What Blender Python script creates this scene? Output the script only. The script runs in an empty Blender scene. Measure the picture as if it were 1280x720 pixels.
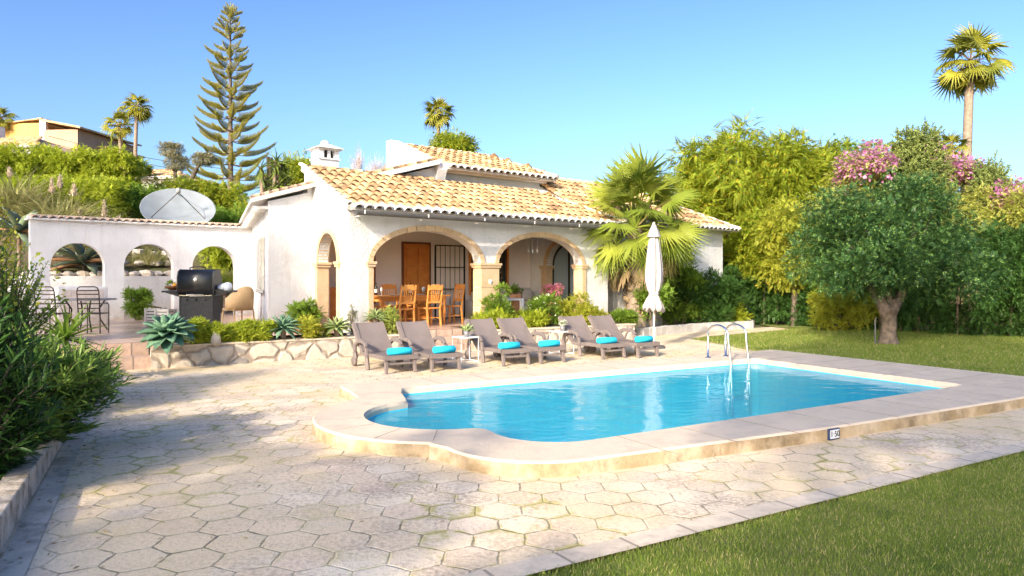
import bpy, bmesh, math, random
import numpy as np
from math import radians as R, sin, cos, pi
from mathutils import Vector, Matrix
from mathutils.geometry import tessellate_polygon

# ------------------------------------------------------------------ camera, light, exposure
scn = bpy.context.scene
COL = scn.collection
cd = bpy.data.cameras.new('camera'); cam = bpy.data.objects.new('camera', cd); COL.objects.link(cam)
cam.location = (0, 0, 1.7); cam.rotation_euler = (R(90), 0, 0)
cd.sensor_width = 36; cd.lens = 25.31; cd.shift_y = -15/1280; cd.clip_end = 2000; cd.clip_start = .05
scn.camera = cam
SUN_AZ = R(63)      # heading of the light over the ground, from +X
SUN_EL = R(26)
w = bpy.data.worlds.new('World'); scn.world = w; w.use_nodes = True
wn = w.node_tree.nodes; wl = w.node_tree.links
sky = wn.new('ShaderNodeTexSky'); sky.sky_type = 'NISHITA'; sky.sun_disc = False
sky.sun_elevation = SUN_EL; sky.sun_rotation = math.atan2(-cos(SUN_AZ), -sin(SUN_AZ))
sky.air_density = 1.0; sky.dust_density = 3.0; sky.ozone_density = 1.0
wn['Background'].inputs[1].default_value = .15
gm = wn.new('ShaderNodeGamma'); gm.inputs[1].default_value = 1.45      # a deeper, clearer sky away from the sun
ml = wn.new('ShaderNodeMix'); ml.data_type = 'RGBA'; ml.blend_type = 'MULTIPLY'; ml.inputs[0].default_value = 1; ml.inputs[7].default_value = (.42, .48, .585, 1)
wl.new(sky.outputs[0], gm.inputs[0]); wl.new(gm.outputs[0], ml.inputs[6]); wl.new(ml.outputs[2], wn['Background'].inputs[0])
sd = bpy.data.lights.new('sun', 'SUN'); sd.energy = 3.3; sd.angle = R(.5); sd.color = (1, .87, .70)
so = bpy.data.objects.new('sun', sd); COL.objects.link(so)
sdir = Vector((cos(SUN_AZ)*cos(SUN_EL), sin(SUN_AZ)*cos(SUN_EL), -sin(SUN_EL)))
so.rotation_euler = sdir.to_track_quat('-Z', 'Y').to_euler()
scn.view_settings.view_transform = 'Standard'; scn.view_settings.look = 'None'
scn.view_settings.exposure = .92; scn.view_settings.gamma = 1
scn.view_settings.use_curve_mapping = False
scn.cycles.use_denoising = True
scn.cycles.max_bounces = 8; scn.cycles.diffuse_bounces = 4; scn.cycles.transparent_max_bounces = 12
scn.cycles.caustics_reflective = False; scn.cycles.caustics_refractive = False

rng = np.random.default_rng(7); random.seed(7)

# ------------------------------------------------------------------ frames
A = np.array([6.22, 10.18]); E1 = np.array([.857, .515]); E2 = np.array([-.515, .857]); PA = math.atan2(.515, .857)
def pf(s, t): p = A - s*E1 + t*E2; return (float(p[0]), float(p[1]))
HO = np.array([-3.56, 15.8]); HS = np.array([.77, .638]); HN = np.array([-.638, .77]); HA = math.atan2(.638, .77)
def hf(s, q): p = HO + s*HS + q*HN; return (float(p[0]), float(p[1]))
def toh(x, y): d = np.array([x, y]) - HO; return float(d@HS), float(d@HN)
def at(u, v, Y): return ((u-640)*Y/900, Y, 1.7-(v-345)*Y/900)
def ss(a, b, x):
    t = min(1, max(0, (x-a)/(b-a))); return t*t*(3-2*t)
def hill(x, y):
    s, q = toh(x, y)
    f = 1 - ss(9, 17, s)
    if q < 10.7: return -.3
    z = 1.72 + .25*(q-10.7) if q < 24 else 5.05 + .115*(q-24)
    return (z + .12*sin(x*.9)*cos(y*.7))*f - .3*(1-f)

# ------------------------------------------------------------------ materials
def nt(name):
    m = bpy.data.materials.new(name); m.use_nodes = True
    n = m.node_tree.nodes; return m, n, m.node_tree.links, n['Principled BSDF']
def rgb(c): return (c[0], c[1], c[2], 1)
def mixc(n, l, fac, a, b, mode='MIX'):
    x = n.new('ShaderNodeMix'); x.data_type = 'RGBA'; x.blend_type = mode
    for k, v in ((0, fac), (6, a), (7, b)):
        if hasattr(v, 'links'): l.new(v, x.inputs[k])
        else: x.inputs[k].default_value = v if k == 0 else rgb(v)
    return x.outputs[2]
def noise(n, l, scale, detail=4, rough=.55, vec=None, coord='Object'):
    t = n.new('ShaderNodeTexNoise'); t.inputs['Scale'].default_value = scale; t.inputs['Detail'].default_value = detail
    t.inputs['Roughness'].default_value = rough
    if vec is None:
        tc = n.new('ShaderNodeTexCoord'); vec = tc.outputs[coord]
    l.new(vec, t.inputs['Vector']); return t.outputs['Fac']
def ramp(n, l, f, a, b, c0=0, c1=1):
    r = n.new('ShaderNodeMapRange'); r.inputs[1].default_value = a; r.inputs[2].default_value = b
    r.inputs[3].default_value = c0; r.inputs[4].default_value = c1; l.new(f, r.inputs[0]); return r.outputs[0]
def math_(n, l, op, a, b=None):
    m = n.new('ShaderNodeMath'); m.operation = op
    for k, v in ((0, a), (1, b)):
        if v is None: continue
        if hasattr(v, 'links'): l.new(v, m.inputs[k])
        else: m.inputs[k].default_value = v
    return m.outputs[0]
def mat(name, c, c2=None, rough=.7, ns=4, lo=.35, hi=.65, bump=0, bs=60, metallic=0, island=0, spec=.3, stain=None, sscale=1.5, slo=.5, shi=.75):
    m, n, l, p = nt(name)
    col = None
    if c2 is not None: col = mixc(n, l, ramp(n, l, noise(n, l, ns), lo, hi), c, c2)
    if stain is not None:
        col = mixc(n, l, ramp(n, l, noise(n, l, sscale, 8, .7), slo, shi), col if col is not None else c, stain)
    if island:
        g = n.new('ShaderNodeNewGeometry')
        k = ramp(n, l, g.outputs['Random Per Island'], 0, 1, 1-island, 1+island)
        v = n.new('ShaderNodeCombineColor'); [l.new(k, v.inputs[i]) for i in range(3)]
        col = mixc(n, l, 1.0, col if col is not None else c, v.outputs[0], 'MULTIPLY')
    if col is None: p.inputs['Base Color'].default_value = rgb(c)
    else: l.new(col, p.inputs['Base Color'])
    p.inputs['Roughness'].default_value = rough; p.inputs['Metallic'].default_value = metallic
    p.inputs['Specular IOR Level'].default_value = spec
    if bump:
        b = n.new('ShaderNodeBump'); b.inputs['Distance'].default_value = bump
        l.new(noise(n, l, bs, 5, .6), b.inputs['Height']); l.new(b.outputs[0], p.inputs['Normal'])
    return m
def leafmat(name, c1, c2, trans=.3, rough=.5, ns=.8, c3=None, f3=.06, spec=.25):
    m, n, l, p = nt(name)
    g = n.new('ShaderNodeNewGeometry')
    f = math_(n, l, 'ADD', math_(n, l, 'MULTIPLY', g.outputs['Random Per Island'], .65), ramp(n, l, noise(n, l, ns, 2), .3, .7, 0, .35))
    col = mixc(n, l, f, c1, c2)
    if c3 is not None:
        k = math_(n, l, 'FRACT', math_(n, l, 'MULTIPLY', g.outputs['Random Per Island'], 37.7))
        col = mixc(n, l, math_(n, l, 'LESS_THAN', k, f3), col, c3)
    l.new(col, p.inputs['Base Color']); p.inputs['Roughness'].default_value = rough
    p.inputs['Specular IOR Level'].default_value = spec
    t = n.new('ShaderNodeBsdfTranslucent'); l.new(col, t.inputs[0])
    mx = n.new('ShaderNodeMixShader'); mx.inputs[0].default_value = trans
    l.new(p.outputs[0], mx.inputs[1]); l.new(t.outputs[0], mx.inputs[2])
    l.new(mx.outputs[0], n['Material Output'].inputs[0]); return m

def hexmat(name):
    m, n, l, p = nt(name)
    tc = n.new('ShaderNodeTexCoord')
    warp = n.new('ShaderNodeTexNoise'); warp.inputs['Scale'].default_value = 5; warp.inputs['Detail'].default_value = 3
    l.new(tc.outputs['Object'], warp.inputs['Vector'])
    def vm(op, a, b=None, sc=None):
        x = n.new('ShaderNodeVectorMath'); x.operation = op
        for k, v in ((0, a), (1, b)):
            if v is None: continue
            if hasattr(v, 'links'): l.new(v, x.inputs[k])
            else: x.inputs[k].default_value = v
        if sc is not None:
            if hasattr(sc, 'links'): l.new(sc, x.inputs['Scale'])
            else: x.inputs['Scale'].default_value = sc
        return x
    wv = vm('SCALE', vm('SUBTRACT', warp.outputs['Color'], (.5, .5, .5)).outputs[0], sc=.045).outputs[0]
    mp = n.new('ShaderNodeMapping'); mp.inputs['Rotation'].default_value = (0, 0, -PA+pi/2)
    l.new(vm('ADD', tc.outputs['Object'], wv).outputs[0], mp.inputs['Vector'])
    P = vm('SCALE', mp.outputs[0], sc=1/.335).outputs[0]
    P = vm('MULTIPLY', P, (1, 1, 0)).outputs[0]
    r = (1, 1.7320508, 1); h = (.5, .8660254, 0)
    a = vm('SUBTRACT', vm('WRAP', P, (0, 0, 0)).outputs[0], h)  # wrap needs max/min
    def wrap(v):
        x = n.new('ShaderNodeVectorMath'); x.operation = 'WRAP'; l.new(v, x.inputs[0])
        x.inputs[1].default_value = r; x.inputs[2].default_value = (0, 0, 0); return x.outputs[0]
    n.remove(a)
    a = vm('SUBTRACT', wrap(P), h).outputs[0]
    b = vm('SUBTRACT', wrap(vm('SUBTRACT', P, h).outputs[0]), h).outputs[0]
    da = vm('DOT_PRODUCT', a, a).outputs['Value']; db = vm('DOT_PRODUCT', b, b).outputs['Value']
    sel = math_(n, l, 'LESS_THAN', da, db)
    mv = n.new('ShaderNodeMix'); mv.data_type = 'VECTOR'; l.new(sel, mv.inputs[0]); l.new(b, mv.inputs[4]); l.new(a, mv.inputs[5])
    gv = mv.outputs[1]
    ab = vm('ABSOLUTE', gv).outputs[0]
    sep = n.new('ShaderNodeSeparateXYZ'); l.new(ab, sep.inputs[0])
    dd = vm('DOT_PRODUCT', ab, (.5, .8660254, 0)).outputs['Value']
    d = math_(n, l, 'SUBTRACT', .5, math_(n, l, 'MAXIMUM', sep.outputs[0], dd))   # distance to the edge
    idv = vm('SUBTRACT', P, gv).outputs[0]
    idr = vm('SNAP', vm('ADD', idv, (.1, .1, 0)).outputs[0], (.25, .25, 1)).outputs[0]
    wnz = n.new('ShaderNodeTexWhiteNoise'); wnz.noise_dimensions = '3D'; l.new(idr, wnz.inputs[0])
    sc = n.new('ShaderNodeSeparateColor'); l.new(wnz.outputs['Color'], sc.inputs[0])
    c = mixc(n, l, sc.outputs[0], (.76, .63, .465), (.86, .73, .55))
    c = mixc(n, l, ramp(n, l, sc.outputs[1], .55, 1, 0, .45), c, (.78, .54, .40))
    c = mixc(n, l, ramp(n, l, sc.outputs[2], .6, 1, 0, .5), c, (.62, .54, .45))
    fine = noise(n, l, 26, 6, .65)
    c = mixc(n, l, ramp(n, l, math_(n, l, 'MULTIPLY', fine, ramp(n, l, noise(n, l, 1.7, 4), .35, .62, .8, 1.2)), .47, .66, 0, .75), c, (.40, .30, .22))
    big = noise(n, l, .55, 5, .6)
    c = mixc(n, l, ramp(n, l, big, .44, .58, 0, .75), c, (.76, .60, .38))
    moss = ramp(n, l, math_(n, l, 'ADD', noise(n, l, 2.6, 8, .75), ramp(n, l, d, 0, .14, .10, -.02)), .54, .64, 0, 1)
    mo2 = math_(n, l, 'MULTIPLY', moss, ramp(n, l, noise(n, l, .35, 3), .40, .56, .15, .95))
    c = mixc(n, l, mo2, c, (.50, .43, .16))
    spk = ramp(n, l, noise(n, l, 45, 4, .8), .57, .66, 0, .65)
    c = mixc(n, l, spk, c, (.17, .14, .11))
    gn = math_(n, l, 'ADD', d, ramp(n, l, noise(n, l, 11, 4), .3, .7, -.022, .016))
    grout = ramp(n, l, gn, .006, .022, 1, 0)
    gf = math_(n, l, 'MULTIPLY', grout, ramp(n, l, noise(n, l, .8, 5), .42, .64, .1, .85))
    c = mixc(n, l, gf, c, (.16, .13, .09))
    l.new(c, p.inputs['Base Color']); p.inputs['Roughness'].default_value = .8; p.inputs['Specular IOR Level'].default_value = .25
    hgt = math_(n, l, 'ADD', ramp(n, l, gn, 0, .03, 0, .6), math_(n, l, 'MULTIPLY', fine, .7))
    bp = n.new('ShaderNodeBump'); bp.inputs['Distance'].default_value = .009; bp.inputs['Strength'].default_value = .9
    l.new(hgt, bp.inputs['Height']); l.new(bp.outputs[0], p.inputs['Normal']); return m

def brickmat(name, c1, c2, mortar, bw, bh, ms=.01, rot=0, offset=0, rough=.6, bump=.004, coord='Object'):
    m, n, l, p = nt(name)
    tc = n.new('ShaderNodeTexCoord'); mp = n.new('ShaderNodeMapping'); mp.inputs['Rotation'].default_value = (0, 0, rot); mp.inputs['Location'].default_value = (0, 42.3, 0) if bh > 4 else (0, 0, 0)
    l.new(tc.outputs[coord], mp.inputs[0])
    b = n.new('ShaderNodeTexBrick'); l.new(mp.outputs[0], b.inputs['Vector'])
    b.offset = offset; b.inputs['Scale'].default_value = 1; b.inputs['Brick Width'].default_value = bw; b.inputs['Row Height'].default_value = bh
    b.inputs['Mortar Size'].default_value = ms; b.inputs['Color1'].default_value = rgb(c1); b.inputs['Color2'].default_value = rgb(c2); b.inputs['Mortar'].default_value = rgb(mortar)
    c = mixc(n, l, ramp(n, l, noise(n, l, 7, 6, .7), .42, .66, 0, .6), b.outputs[0], tuple(x*.6 for x in c1))
    l.new(c, p.inputs['Base Color']); p.inputs['Roughness'].default_value = rough; p.inputs['Specular IOR Level'].default_value = .3
    bp = n.new('ShaderNodeBump'); bp.invert = True; bp.inputs['Distance'].default_value = bump
    l.new(b.outputs['Fac'], bp.inputs['Height']); l.new(bp.outputs[0], p.inputs['Normal']); return m

def rubblemat(name, c1, c2, mortar, scale=2.6):
    m, n, l, p = nt(name)
    tc = n.new('ShaderNodeTexCoord')
    wz = n.new('ShaderNodeTexNoise'); wz.inputs['Scale'].default_value = 2.5; l.new(tc.outputs['Object'], wz.inputs[0])
    ad = n.new('ShaderNodeVectorMath'); ad.operation = 'MULTIPLY_ADD'; l.new(wz.outputs['Color'], ad.inputs[0]); ad.inputs[1].default_value = (.18, .18, .18); l.new(tc.outputs['Object'], ad.inputs[2])
    v = n.new('ShaderNodeTexVoronoi'); v.feature = 'DISTANCE_TO_EDGE'; v.inputs['Scale'].default_value = scale; l.new(ad.outputs[0], v.inputs['Vector'])
    v2 = n.new('ShaderNodeTexVoronoi'); v2.inputs['Scale'].default_value = scale; l.new(ad.outputs[0], v2.inputs['Vector'])
    s = n.new('ShaderNodeSeparateColor'); l.new(v2.outputs['Color'], s.inputs[0])
    c = mixc(n, l, s.outputs[0], c1, c2)
    c = mixc(n, l, ramp(n, l, noise(n, l, 9, 6, .7), .45, .75, 0, .6), c, tuple(x*.55 for x in c1))
    e = ramp(n, l, v.outputs['Distance'], .03, .06, 1, 0)
    c = mixc(n, l, e, c, mortar)
    l.new(c, p.inputs['Base Color']); p.inputs['Roughness'].default_value = .85; p.inputs['Specular IOR Level'].default_value = .2
    bp = n.new('ShaderNodeBump'); bp.inputs['Distance'].default_value = .03
    l.new(ramp(n, l, v.outputs['Distance'], .02, .12, 0, 1), bp.inputs['Height']); l.new(bp.outputs[0], p.inputs['Normal']); return m

def stuccomat(name, c, bump, bs, stain=None):
    m = mat(name, c, tuple(x*.93 for x in c), .9, 1.2, lo=.42, hi=.58, bump=bump, bs=bs, spec=.15, stain=stain, sscale=1.1, slo=.56, shi=.75)
    n = m.node_tree.nodes; l = m.node_tree.links; p = n['Principled BSDF']; src = p.inputs['Base Color'].links[0].from_socket
    tc = n.new('ShaderNodeTexCoord'); mp = n.new('ShaderNodeMapping'); mp.inputs['Scale'].default_value = (5, 5, .45); l.new(tc.outputs['Object'], mp.inputs[0])
    k = math_(n, l, 'MULTIPLY', ramp(n, l, noise(n, l, 1, 5, .65, mp.outputs[0]), .54, .72, 0, .55), 1.0)
    src = mixc(n, l, k, src, (c[0]*.72, c[1]*.69, c[2]*.64))
    sz = n.new('ShaderNodeSeparateXYZ'); l.new(tc.outputs['Object'], sz.inputs[0])
    b = math_(n, l, 'MULTIPLY', ramp(n, l, sz.outputs[2], .42, 1.0, 1, 0), ramp(n, l, noise(n, l, 4, 6, .7), .35, .6, .1, .8))
    src = mixc(n, l, b, src, (.42, .35, .27)); l.new(src, p.inputs['Base Color']); return m

M = {}
M['white'] = stuccomat('white_stucco', (.72, .715, .72), .02, 14, (.60, .58, .56))
M['rough'] = stuccomat('rough_stucco', (.74, .735, .73), .05, 22)
M['trim'] = mat('white_trim', (.80, .79, .76), (.70, .67, .62), .7, 6)
M['stone'] = mat('sandstone', (.58, .40, .23), (.66, .49, .31), .85, 3, bump=.004, bs=40, island=.10, stain=(.42, .27, .15), sscale=5, slo=.55, shi=.85)
M['tile'] = mat('roof_tile', (.47, .28, .135), (.60, .41, .215), .85, 2.2, lo=.42, hi=.58, bump=.004, bs=50, island=.34, stain=(.20, .13, .075), sscale=2.6, slo=.48, shi=.66)
M['tilewhite'] = mat('tile_end_mortar', (.72, .70, .68), (.60, .57, .53), .85, 9, island=.06)
M['tilecap'] = mat('wall_cap_tile', (.40, .25, .17), (.55, .38, .26), .85, 4, island=.25, stain=(.26, .19, .15), sscale=6)
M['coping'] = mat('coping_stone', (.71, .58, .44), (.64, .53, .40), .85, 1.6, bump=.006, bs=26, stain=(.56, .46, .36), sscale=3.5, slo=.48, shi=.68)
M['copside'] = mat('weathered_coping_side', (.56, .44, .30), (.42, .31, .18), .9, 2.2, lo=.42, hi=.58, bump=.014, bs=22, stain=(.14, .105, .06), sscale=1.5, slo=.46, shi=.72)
M['hex'] = hexmat('hexagon_pavers')
M['border'] = brickmat('border_slab', (.66, .55, .42), (.74, .62, .48), (.3, .25, .19), .5, 100, .012, -PA)
M['terr'] = brickmat('terrace_tile', (.60, .40, .29), (.66, .47, .36), (.50, .38, .30), .42, .42, .008, -HA, rough=.3)
M['riser'] = brickmat('riser_tile', (.46, .33, .25), (.60, .42, .32), (.22, .18, .15), .42, .5, .014, -PA)
M['rubble'] = rubblemat('rubble_stone', (.50, .44, .37), (.60, .52, .42), (.34, .28, .22))
M['soil'] = mat('soil', (.10, .065, .04), (.16, .11, .07), .95, 9, bump=.03, bs=25)
M['hillsoil'] = mat('hill_soil', (.16, .11, .07), (.12, .13, .05), .95, 1.2, bump=.1, bs=6)
M['earth'] = mat('ground_earth', (.20, .16, .10), (.12, .14, .05), .95, .3)
M['lawn'] = mat('lawn', (.13, .18, .03), (.20, .25, .05), .9, 1.3, bump=.02, bs=140, stain=(.30, .27, .10), sscale=.9, slo=.48, shi=.68)
M['bark'] = mat('bark', (.09, .07, .055), (.19, .145, .11), .95, 8, bump=.03, bs=18)
M['barkp'] = mat('palm_bark', (.30, .23, .17), (.20, .15, .11), .95, 5, bump=.02, bs=14)
M['wood'] = mat('varnished_wood', (.56, .18, .035), (.66, .25, .05), .35, 6, bump=.001, bs=60)
M['woodlt'] = mat('honey_pine', (.66, .26, .06), (.74, .34, .09), .35, 6)
M['wooddk'] = mat('dark_wood', (.16, .06, .025), (.22, .09, .04), .45, 6)
M['iron'] = mat('black_iron', (.02, .018, .016), None, .5, metallic=.3)
M['bronze'] = mat('brown_metal', (.06, .045, .035), None, .45, metallic=.5)
M['blackmet'] = mat('black_enamel', (.008, .009, .010), (.014, .014, .015), .32, 8, spec=.4)
M['blackdull'] = mat('black_sheet', (.018, .020, .022), (.035, .035, .035), .6, 14)
M['steel'] = mat('polished_steel', (.75, .75, .75), None, .16, metallic=1)
M['gutter'] = mat('zinc_gutter', (.15, .15, .15), (.12, .12, .12), .5, 3, metallic=.1)
M['resin'] = mat('taupe_resin', (.175, .145, .132), (.21, .172, .157), .55, 3, bump=.002, bs=260)
M['towel'] = mat('turquoise_towel', (.02, .50, .72), (.03, .60, .80), .95, 30, bump=.004, bs=180)
M['whitemet'] = mat('white_metal', (.82, .82, .80), None, .4)
M['zinc'] = mat('zinc_pot', (.22, .21, .21), (.30, .29, .29), .5, 12, metallic=.4)
M['terracotta'] = mat('terracotta', (.45, .20, .10), (.52, .27, .15), .8, 9)
M['fabric'] = mat('offwhite_fabric', (.46, .41, .385), (.52, .465, .435), .95, 9, bump=.003, bs=120)
M['cushion'] = mat('grey_cushion', (.52, .47, .42), (.60, .55, .50), .95, 14)
M['pinkc'] = mat('pink_cushion', (.60, .28, .26), (.66, .38, .34), .95, 14)
M['wicker'] = mat('wicker', (.62, .40, .19), (.72, .50, .26), .6, 30, bump=.01, bs=90)
M['dish'] = mat('dish_white', (.25, .28, .30), (.20, .225, .24), .6, 2, stain=(.36, .36, .33), sscale=3, slo=.6, shi=.85)
M['boulder'] = mat('boulder', (.55, .49, .42), (.40, .34, .28), .9, 3, bump=.03, bs=9, island=.2)
M['glassblue'] = mat('window_glass', (.22, .30, .36), None, .06, spec=.9)
M['glassdk'] = mat('dark_window_glass', (.03, .025, .02), None, .06, spec=.9)
M['orange'] = mat('ochre_render', (.62, .36, .10), (.66, .41, .13), .9, 1)
M['pinkw'] = mat('pink_render', (.42, .26, .17), (.46, .30, .2), .9, 1)
M['grey'] = mat('grey_plastic', (.38, .36, .34), (.45, .43, .40), .7, 7)
M['bottle'] = mat('dark_bottle_glass', (.012, .02, .012), None, .08, spec=.8)
M['clearg'] = mat('pale_glassware', (.55, .58, .58), None, .05, spec=.9)
M['orangef'] = mat('orange_fruit', (.75, .32, .04), (.8, .4, .06), .5, 6)
M['curtain'] = mat('cream_blind', (.62, .57, .50), None, .9)
M['shutter'] = mat('cream_shutter', (.62, .60, .54), (.5, .47, .4), .6, 8)
M['plaster_in'] = mat('porch_plaster', (.87, .78, .72), (.83, .75, .69), .9, 2, bump=.006, bs=20)
M['beam'] = mat('porch_ceiling', (.66, .58, .50), None, .9)
# leaves
M['l_olean'] = leafmat('oleander_leaf', (.10, .21, .04), (.30, .42, .09), .35, .35, c3=(.42, .44, .1), f3=.05)
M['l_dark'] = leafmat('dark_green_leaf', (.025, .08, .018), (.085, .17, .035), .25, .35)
M['l_carob'] = leafmat('carob_leaf', (.018, .065, .024), (.085, .18, .05), .3, .3, ns=1.6, c3=(.24, .38, .09), f3=.14)
M['l_lime'] = leafmat('lime_leaf', (.15, .25, .02), (.50, .54, .05), .5, c3=(.55, .36, .03), f3=.06)
M['l_pale'] = leafmat('pale_green_leaf', (.26, .36, .06), (.68, .70, .20), .5, c3=(.12, .2, .04), f3=.12)
M['l_yelgreen'] = leafmat('yellow_green_leaf', (.24, .32, .03), (.62, .60, .08), .5, c3=(.6, .42, .05), f3=.05)
M['l_mid'] = leafmat('mid_green_leaf', (.09, .20, .02), (.32, .44, .06), .45)
M['l_hedge'] = leafmat('bright_hedge_leaf', (.20, .31, .02), (.58, .60, .06), .5)
M['l_conif'] = leafmat('conifer_leaf', (.34, .40, .06), (.74, .70, .20), .5, c3=(.14, .2, .05), f3=.12)
M['l_cyp'] = leafmat('dark_conifer_leaf', (.10, .17, .05), (.38, .42, .12), .3)
M['l_pine'] = leafmat('norfolk_pine_needle', (.14, .17, .04), (.60, .52, .08), .4)
M['l_bloom'] = leafmat('magenta_bract', (.54, .17, .40), (.72, .38, .58), .4)
M['l_pink'] = leafmat('pink_petal', (.72, .20, .32), (.80, .40, .50), .3)
M['l_palm'] = leafmat('palm_leaf', (.17, .27, .03), (.46, .50, .08), .5, .35, c3=(.42, .33, .14), f3=.05)
M['l_palmfar'] = leafmat('far_palm_leaf', (.10, .14, .02), (.46, .42, .05), .4, .4)
M['l_dead'] = leafmat('dry_frond', (.30, .21, .11), (.42, .32, .18), .2)
M['l_agave'] = leafmat('agave_leaf', (.10, .22, .14), (.20, .34, .20), .1, .5)
M['l_agave2'] = leafmat('pale_agave_leaf', (.24, .36, .12), (.46, .52, .22), .2, .5)
M['l_agvar'] = leafmat('hill_agave_leaf', (.13, .20, .13), (.24, .28, .17), .1, c3=(.62, .36, .2), f3=.16)
M['l_pampas'] = leafmat('pampas_blade', (.24, .27, .08), (.52, .46, .22), .4)
M['l_plume'] = leafmat('pampas_plume', (.60, .48, .36), (.70, .60, .48), .3)
M['l_grass'] = leafmat('grass_blade', (.11, .18, .02), (.27, .34, .06), .4, ns=.9, c3=(.48, .42, .17), f3=.15)
M['l_top'] = leafmat('grey_topiary_leaf', (.20, .19, .11), (.36, .34, .2), .2)
M['l_white'] = leafmat('white_bloom', (.75, .74, .66), (.8, .8, .74), .2)
M['l_yucca'] = leafmat('yucca_leaf', (.07, .14, .03), (.26, .30, .05), .25)
M['twig'] = mat('bare_twig', (.52, .42, .40), (.62, .52, .48), .9, 5)

# ------------------------------------------------------------------ mesh tools
class MB:
    def __init__(s): s.v = []; s.f = []; s.sm = []; s.mi = []
    def add(s, vs, fs, smooth=False, mi=0):
        o = len(s.v); s.v += [tuple(map(float, p)) for p in vs]
        for f in fs: s.f.append(tuple(i+o for i in f)); s.sm.append(smooth); s.mi.append(mi)
        return s
    def box(s, x0, x1, y0, y1, z0, z1, T=None, mi=0):
        vs = [Vector((x, y, z)) for z in (z0, z1) for x, y in ((x0, y0), (x1, y0), (x1, y1), (x0, y1))]
        if T is not None: vs = [T @ v for v in vs]
        return s.add(vs, [(3, 2, 1, 0), (4, 5, 6, 7), (0, 1, 5, 4), (1, 2, 6, 5), (2, 3, 7, 6), (3, 0, 4, 7)], mi=mi)
    def bar(s, a, b, w_, d_):
        a = Vector(a); b = Vector(b); z = (b-a); L = z.length; q = z.to_track_quat('Z', 'Y').to_matrix().to_4x4()
        return s.box(-w_/2, w_/2, -d_/2, d_/2, 0, L, Matrix.Translation(a) @ q)
    def tube(s, pts, rad, n=8, cap=True):
        pts = [Vector(p) for p in pts]
        if not hasattr(rad, '__len__'): rad = [rad]*len(pts)
        vs = []; up = Vector((.13, .21, 1)).normalized(); px = None
        for i, p in enumerate(pts):
            d = (pts[min(i+1, len(pts)-1)] - pts[max(i-1, 0)]).normalized()
            if px is None:
                px = d.cross(up);
                if px.length < .1: px = d.cross(Vector((1, 0, 0)))
            px = (px - d*px.dot(d)).normalized(); py = d.cross(px)
            for k in range(n): a = 2*pi*k/n; vs.append(p + (px*cos(a) + py*sin(a))*rad[i])
        fs = [(i*n+k, i*n+(k+1) % n, (i+1)*n+(k+1) % n, (i+1)*n+k) for i in range(len(pts)-1) for k in range(n)]
        s.add(vs, fs, True)
        if cap: o = len(s.v)-len(vs); s.f += [tuple(o+k for k in range(n)), tuple(o+len(vs)-n+k for k in reversed(range(n)))]; s.sm += [False]*2; s.mi += [0]*2
        return s
    def lathe(s, prof, n=20, c=(0, 0, 0), T=None, wob=0):
        vs = []
        for r, z in prof:
            for k in range(n):
                a = 2*pi*k/n; rr = r*(1+wob*cos(5*a)); v = Vector((c[0]+rr*cos(a), c[1]+rr*sin(a), c[2]+z)); vs.append(T @ v if T else v)
        return s.add(vs, [(i*n+k, i*n+(k+1) % n, (i+1)*n+(k+1) % n, (i+1)*n+k) for i in range(len(prof)-1) for k in range(n)], True)
    def exx(s, poly, x0, x1, smooth=False):          # profile in (y,z), extruded along x
        n = len(poly); vs = [(x0, y, z) for y, z in poly] + [(x1, y, z) for y, z in poly]
        fs = [(i, (i+1) % n, n+(i+1) % n, n+i) for i in range(n)]
        s.add(vs, fs, smooth)
        for t in tessellate_polygon([[Vector((y, z, 0)) for y, z in poly]]):
            s.f += [tuple(len(s.v)-2*n+i for i in t), tuple(len(s.v)-n+i for i in reversed(t))]; s.sm += [False]*2; s.mi += [0]*2
        return s
    def blob(s, c, r, n=8, j=.18, seed=0):
        rr = random.Random(seed); vs = []; m = n//2+1
        for i in range(m+1):
            th = pi*i/m
            for k in range(n):
                a = 2*pi*k/n; q = 1+rr.uniform(-j, j)
                vs.append((c[0]+r[0]*sin(th)*cos(a)*q, c[1]+r[1]*sin(th)*sin(a)*q, c[2]+r[2]*cos(th)*(q if 0 < i < m else 1)))
        return s.add(vs, [(i*n+k, (i+1)*n+k, (i+1)*n+(k+1) % n, i*n+(k+1) % n) for i in range(m) for k in range(n)], True)
    def poly(s, loops, z, mi=0):                     # flat polygon with holes
        lp = [[Vector((p[0], p[1], z)) for p in L] for L in loops]; fl = [v for L in lp for v in L]
        tr = tessellate_polygon(lp); out = []
        for t in tr:
            a, b, c = (fl[i] for i in t)
            nz = (b-a).cross(c-a).z
            out.append(tuple(t) if nz > 0 else tuple(reversed(t)))
        return s.add(fl, out, mi=mi)
    def build(s, name, m, parent=None, bevel=0, loc=None, rz=0):
        me = bpy.data.meshes.new(name); me.from_pydata(s.v, [], s.f)
        me.polygons.foreach_set('use_smooth', s.sm)
        ms = m if isinstance(m, (list, tuple)) else [m]
        for q in ms: me.materials.append(q)
        if len(ms) > 1: me.polygons.foreach_set('material_index', s.mi)
        me.update()
        o = bpy.data.objects.new(name, me); COL.objects.link(o); o.parent = parent
        if loc: o.location = loc
        o.rotation_euler.z = rz
        if bevel:
            b = o.modifiers.new('bevel', 'BEVEL'); b.width = bevel; b.segments = 2; b.limit_method = 'ANGLE'; b.angle_limit = R(50)
        return o
def tag(o, label=None, cat=None, group=None, kind=None):
    if label: o['label'] = label
    if cat: o['category'] = cat
    if group: o['group'] = group
    if kind: o['kind'] = kind
    return o
def thing(name, label, cat, loc=(0, 0, 0), rz=0, group=None):
    o = bpy.data.objects.new(name, None); o.empty_display_size = .2; COL.objects.link(o)
    o.location = loc; o.rotation_euler.z = rz; return tag(o, label, cat, group)
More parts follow.
